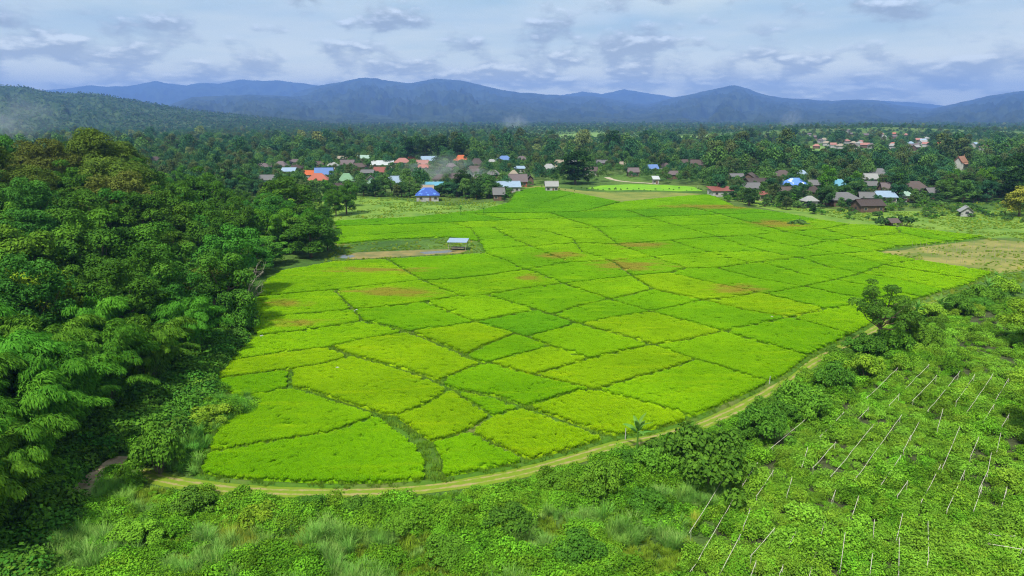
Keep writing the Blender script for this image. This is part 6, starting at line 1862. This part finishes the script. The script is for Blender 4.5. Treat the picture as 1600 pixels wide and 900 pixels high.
def bits():
    rng = np.random.default_rng(8)
    for i, (px, py, lab) in enumerate([(556, 489, "white scrap of plastic at the bund crossing left of centre"), (410, 529, "grey concrete sluice block at the left rice edge"), (529, 580, "white scrap on the bund above the yellow-green plot"), (1205, 499, "white bag on the bund of a right-hand plot")]):
        g = hit(px, py); mb = MB()
        for k in range(3):
            a, b = rng.uniform(-0.35, 0.35, 2); mb.box(a - 0.22, a + 0.22, b - 0.16, b + 0.16, 0.1, 0.45 + 0.1 * k)
        o = obj("plastic_scrap" if i != 1 else "sluice_block", mb.mesh("scrap", M["wall_white" if i != 1 else "wall_grey"]), loc=g, rotz=rng.uniform(0, 3)); tag(o, lab, "scrap" if i != 1 else "block")
bits()

# ------------------------------------------------------------------ smoke plumes
def smoke_mat(name, dens, col=(0.72, 0.80, 0.92)):
    m, n, l = new_mat(name)
    tc = N(n, "ShaderNodeTexCoord")
    ln = N(n, "ShaderNodeVectorMath", operation="LENGTH"); l.new(tc.outputs["Object"], ln.inputs[0])
    fall = ramp(n, l, ln.outputs["Value"], 1.0, 0.15)
    nz = ramp(n, l, tnoise(n, l, 1.7, 4, 0.6, tc.outputs["Object"], 0.6), 0.40, 0.70)
    d = mth(n, l, "MULTIPLY", mth(n, l, "MULTIPLY", fall, nz), dens)
    v = N(n, "ShaderNodeVolumePrincipled"); v.inputs["Color"].default_value = (*col, 1)
    l.new(d, v.inputs["Density"])
    o = N(n, "ShaderNodeOutputMaterial"); l.new(v.outputs[0], o.inputs["Volume"])
    return m

def ellipsoid():
    V, F = [], []
    nu, nv = 16, 10
    for j in range(nv + 1):
        for i in range(nu):
            a, b = 2 * math.pi * i / nu, math.pi * j / nv
            V.append((math.sin(b) * math.cos(a), math.sin(b) * math.sin(a), math.cos(b)))
    for j in range(nv):
        for i in range(nu): F.append((j * nu + i, (j + 1) * nu + i, (j + 1) * nu + (i + 1) % nu, j * nu + (i + 1) % nu))
    return V, F

def smoke(px, py, dist, wpx, hpx, depth, dens, label, lean=0.0):
    dx, dy, dz = ray(px, py); t = dist / dy
    k = FOC / dist
    V, F = ellipsoid()
    o = obj("smoke", make_mesh("smoke", V, F, smoke_mat("smoke", dens)), loc=(dx * t, dist, CAM_H + dz * t))
    o.scale = (wpx / 2 / k, depth, hpx / 2 / k); o.rotation_euler = (0, lean, 0)
    tag(o, label, "smoke", kind="stuff")
smoke(688, 262, 385, 160, 56, 18, 0.045, "thin blue wood smoke drifting over the middle of the village")
smoke(745, 270, 370, 60, 22, 12, 0.05, "dense whitish smoke beside the roadside clump of trees")
smoke(805, 193, 2400, 56, 44, 40, 0.022, "white smoke column at the foot of the twin-topped mountain", 0.3)
smoke(1235, 188, 2400, 40, 54, 40, 0.014, "white smoke column at the foot of the pointed mountain", 0.3)
smoke(118, 218, 330, 36, 22, 6, 0.09, "blue smoke wisp between the two tall forest trees", 0.4)
smoke(20, 185, 700, 160, 90, 50, 0.011, "pale smoke veil drifting in at the left edge over the hill")

# ------------------------------------------------------------------ haze: the air of the valley
def haze():
    m, n, l = new_mat("haze_air")
    v = N(n, "ShaderNodeVolumePrincipled")
    v.inputs["Color"].default_value = (0.20, 0.38, 0.95, 1)
    v.inputs["Density"].default_value = 1.0e-4
    v.inputs["Anisotropy"].default_value = 0.0
    o = N(n, "ShaderNodeOutputMaterial"); l.new(v.outputs[0], o.inputs["Volume"])
    b = obj("haze", MB().box(-19000, 19000, -600, 23000, -12, 1120).mesh("haze", m))
    tag(b, "bluish valley haze", None, kind="stuff")
haze()

# ------------------------------------------------------------------ tell look-alikes apart by their order in the view
def order_labels():
    words = "first second third fourth fifth sixth seventh eighth ninth tenth eleventh twelfth thirteenth fourteenth fifteenth sixteenth seventeenth eighteenth".split()
    by = {}
    for o in bpy.data.objects:
        if o.parent is None and "label" in o and "group" in o: by.setdefault(o["label"], []).append(o)
    for lab, os_ in by.items():
        if not 2 <= len(os_) <= 18: continue
        os_.sort(key=lambda o: float(proj(o.location.x, o.location.y, o.location.z)[0]))
        for i, o in enumerate(os_):
            t = (["left one", "right one"][i] if len(os_) == 2 else words[i] + " from the left")
            if len((lab + " " + t).split()) > 16: lab = lab.replace(" counted from its far side", "").replace(" under the mountains", "").replace("beside the near bend of the track", "by the near bend")
            if len((lab + " " + t).split()) <= 16: o["label"] = lab + ", " + t
order_labels()
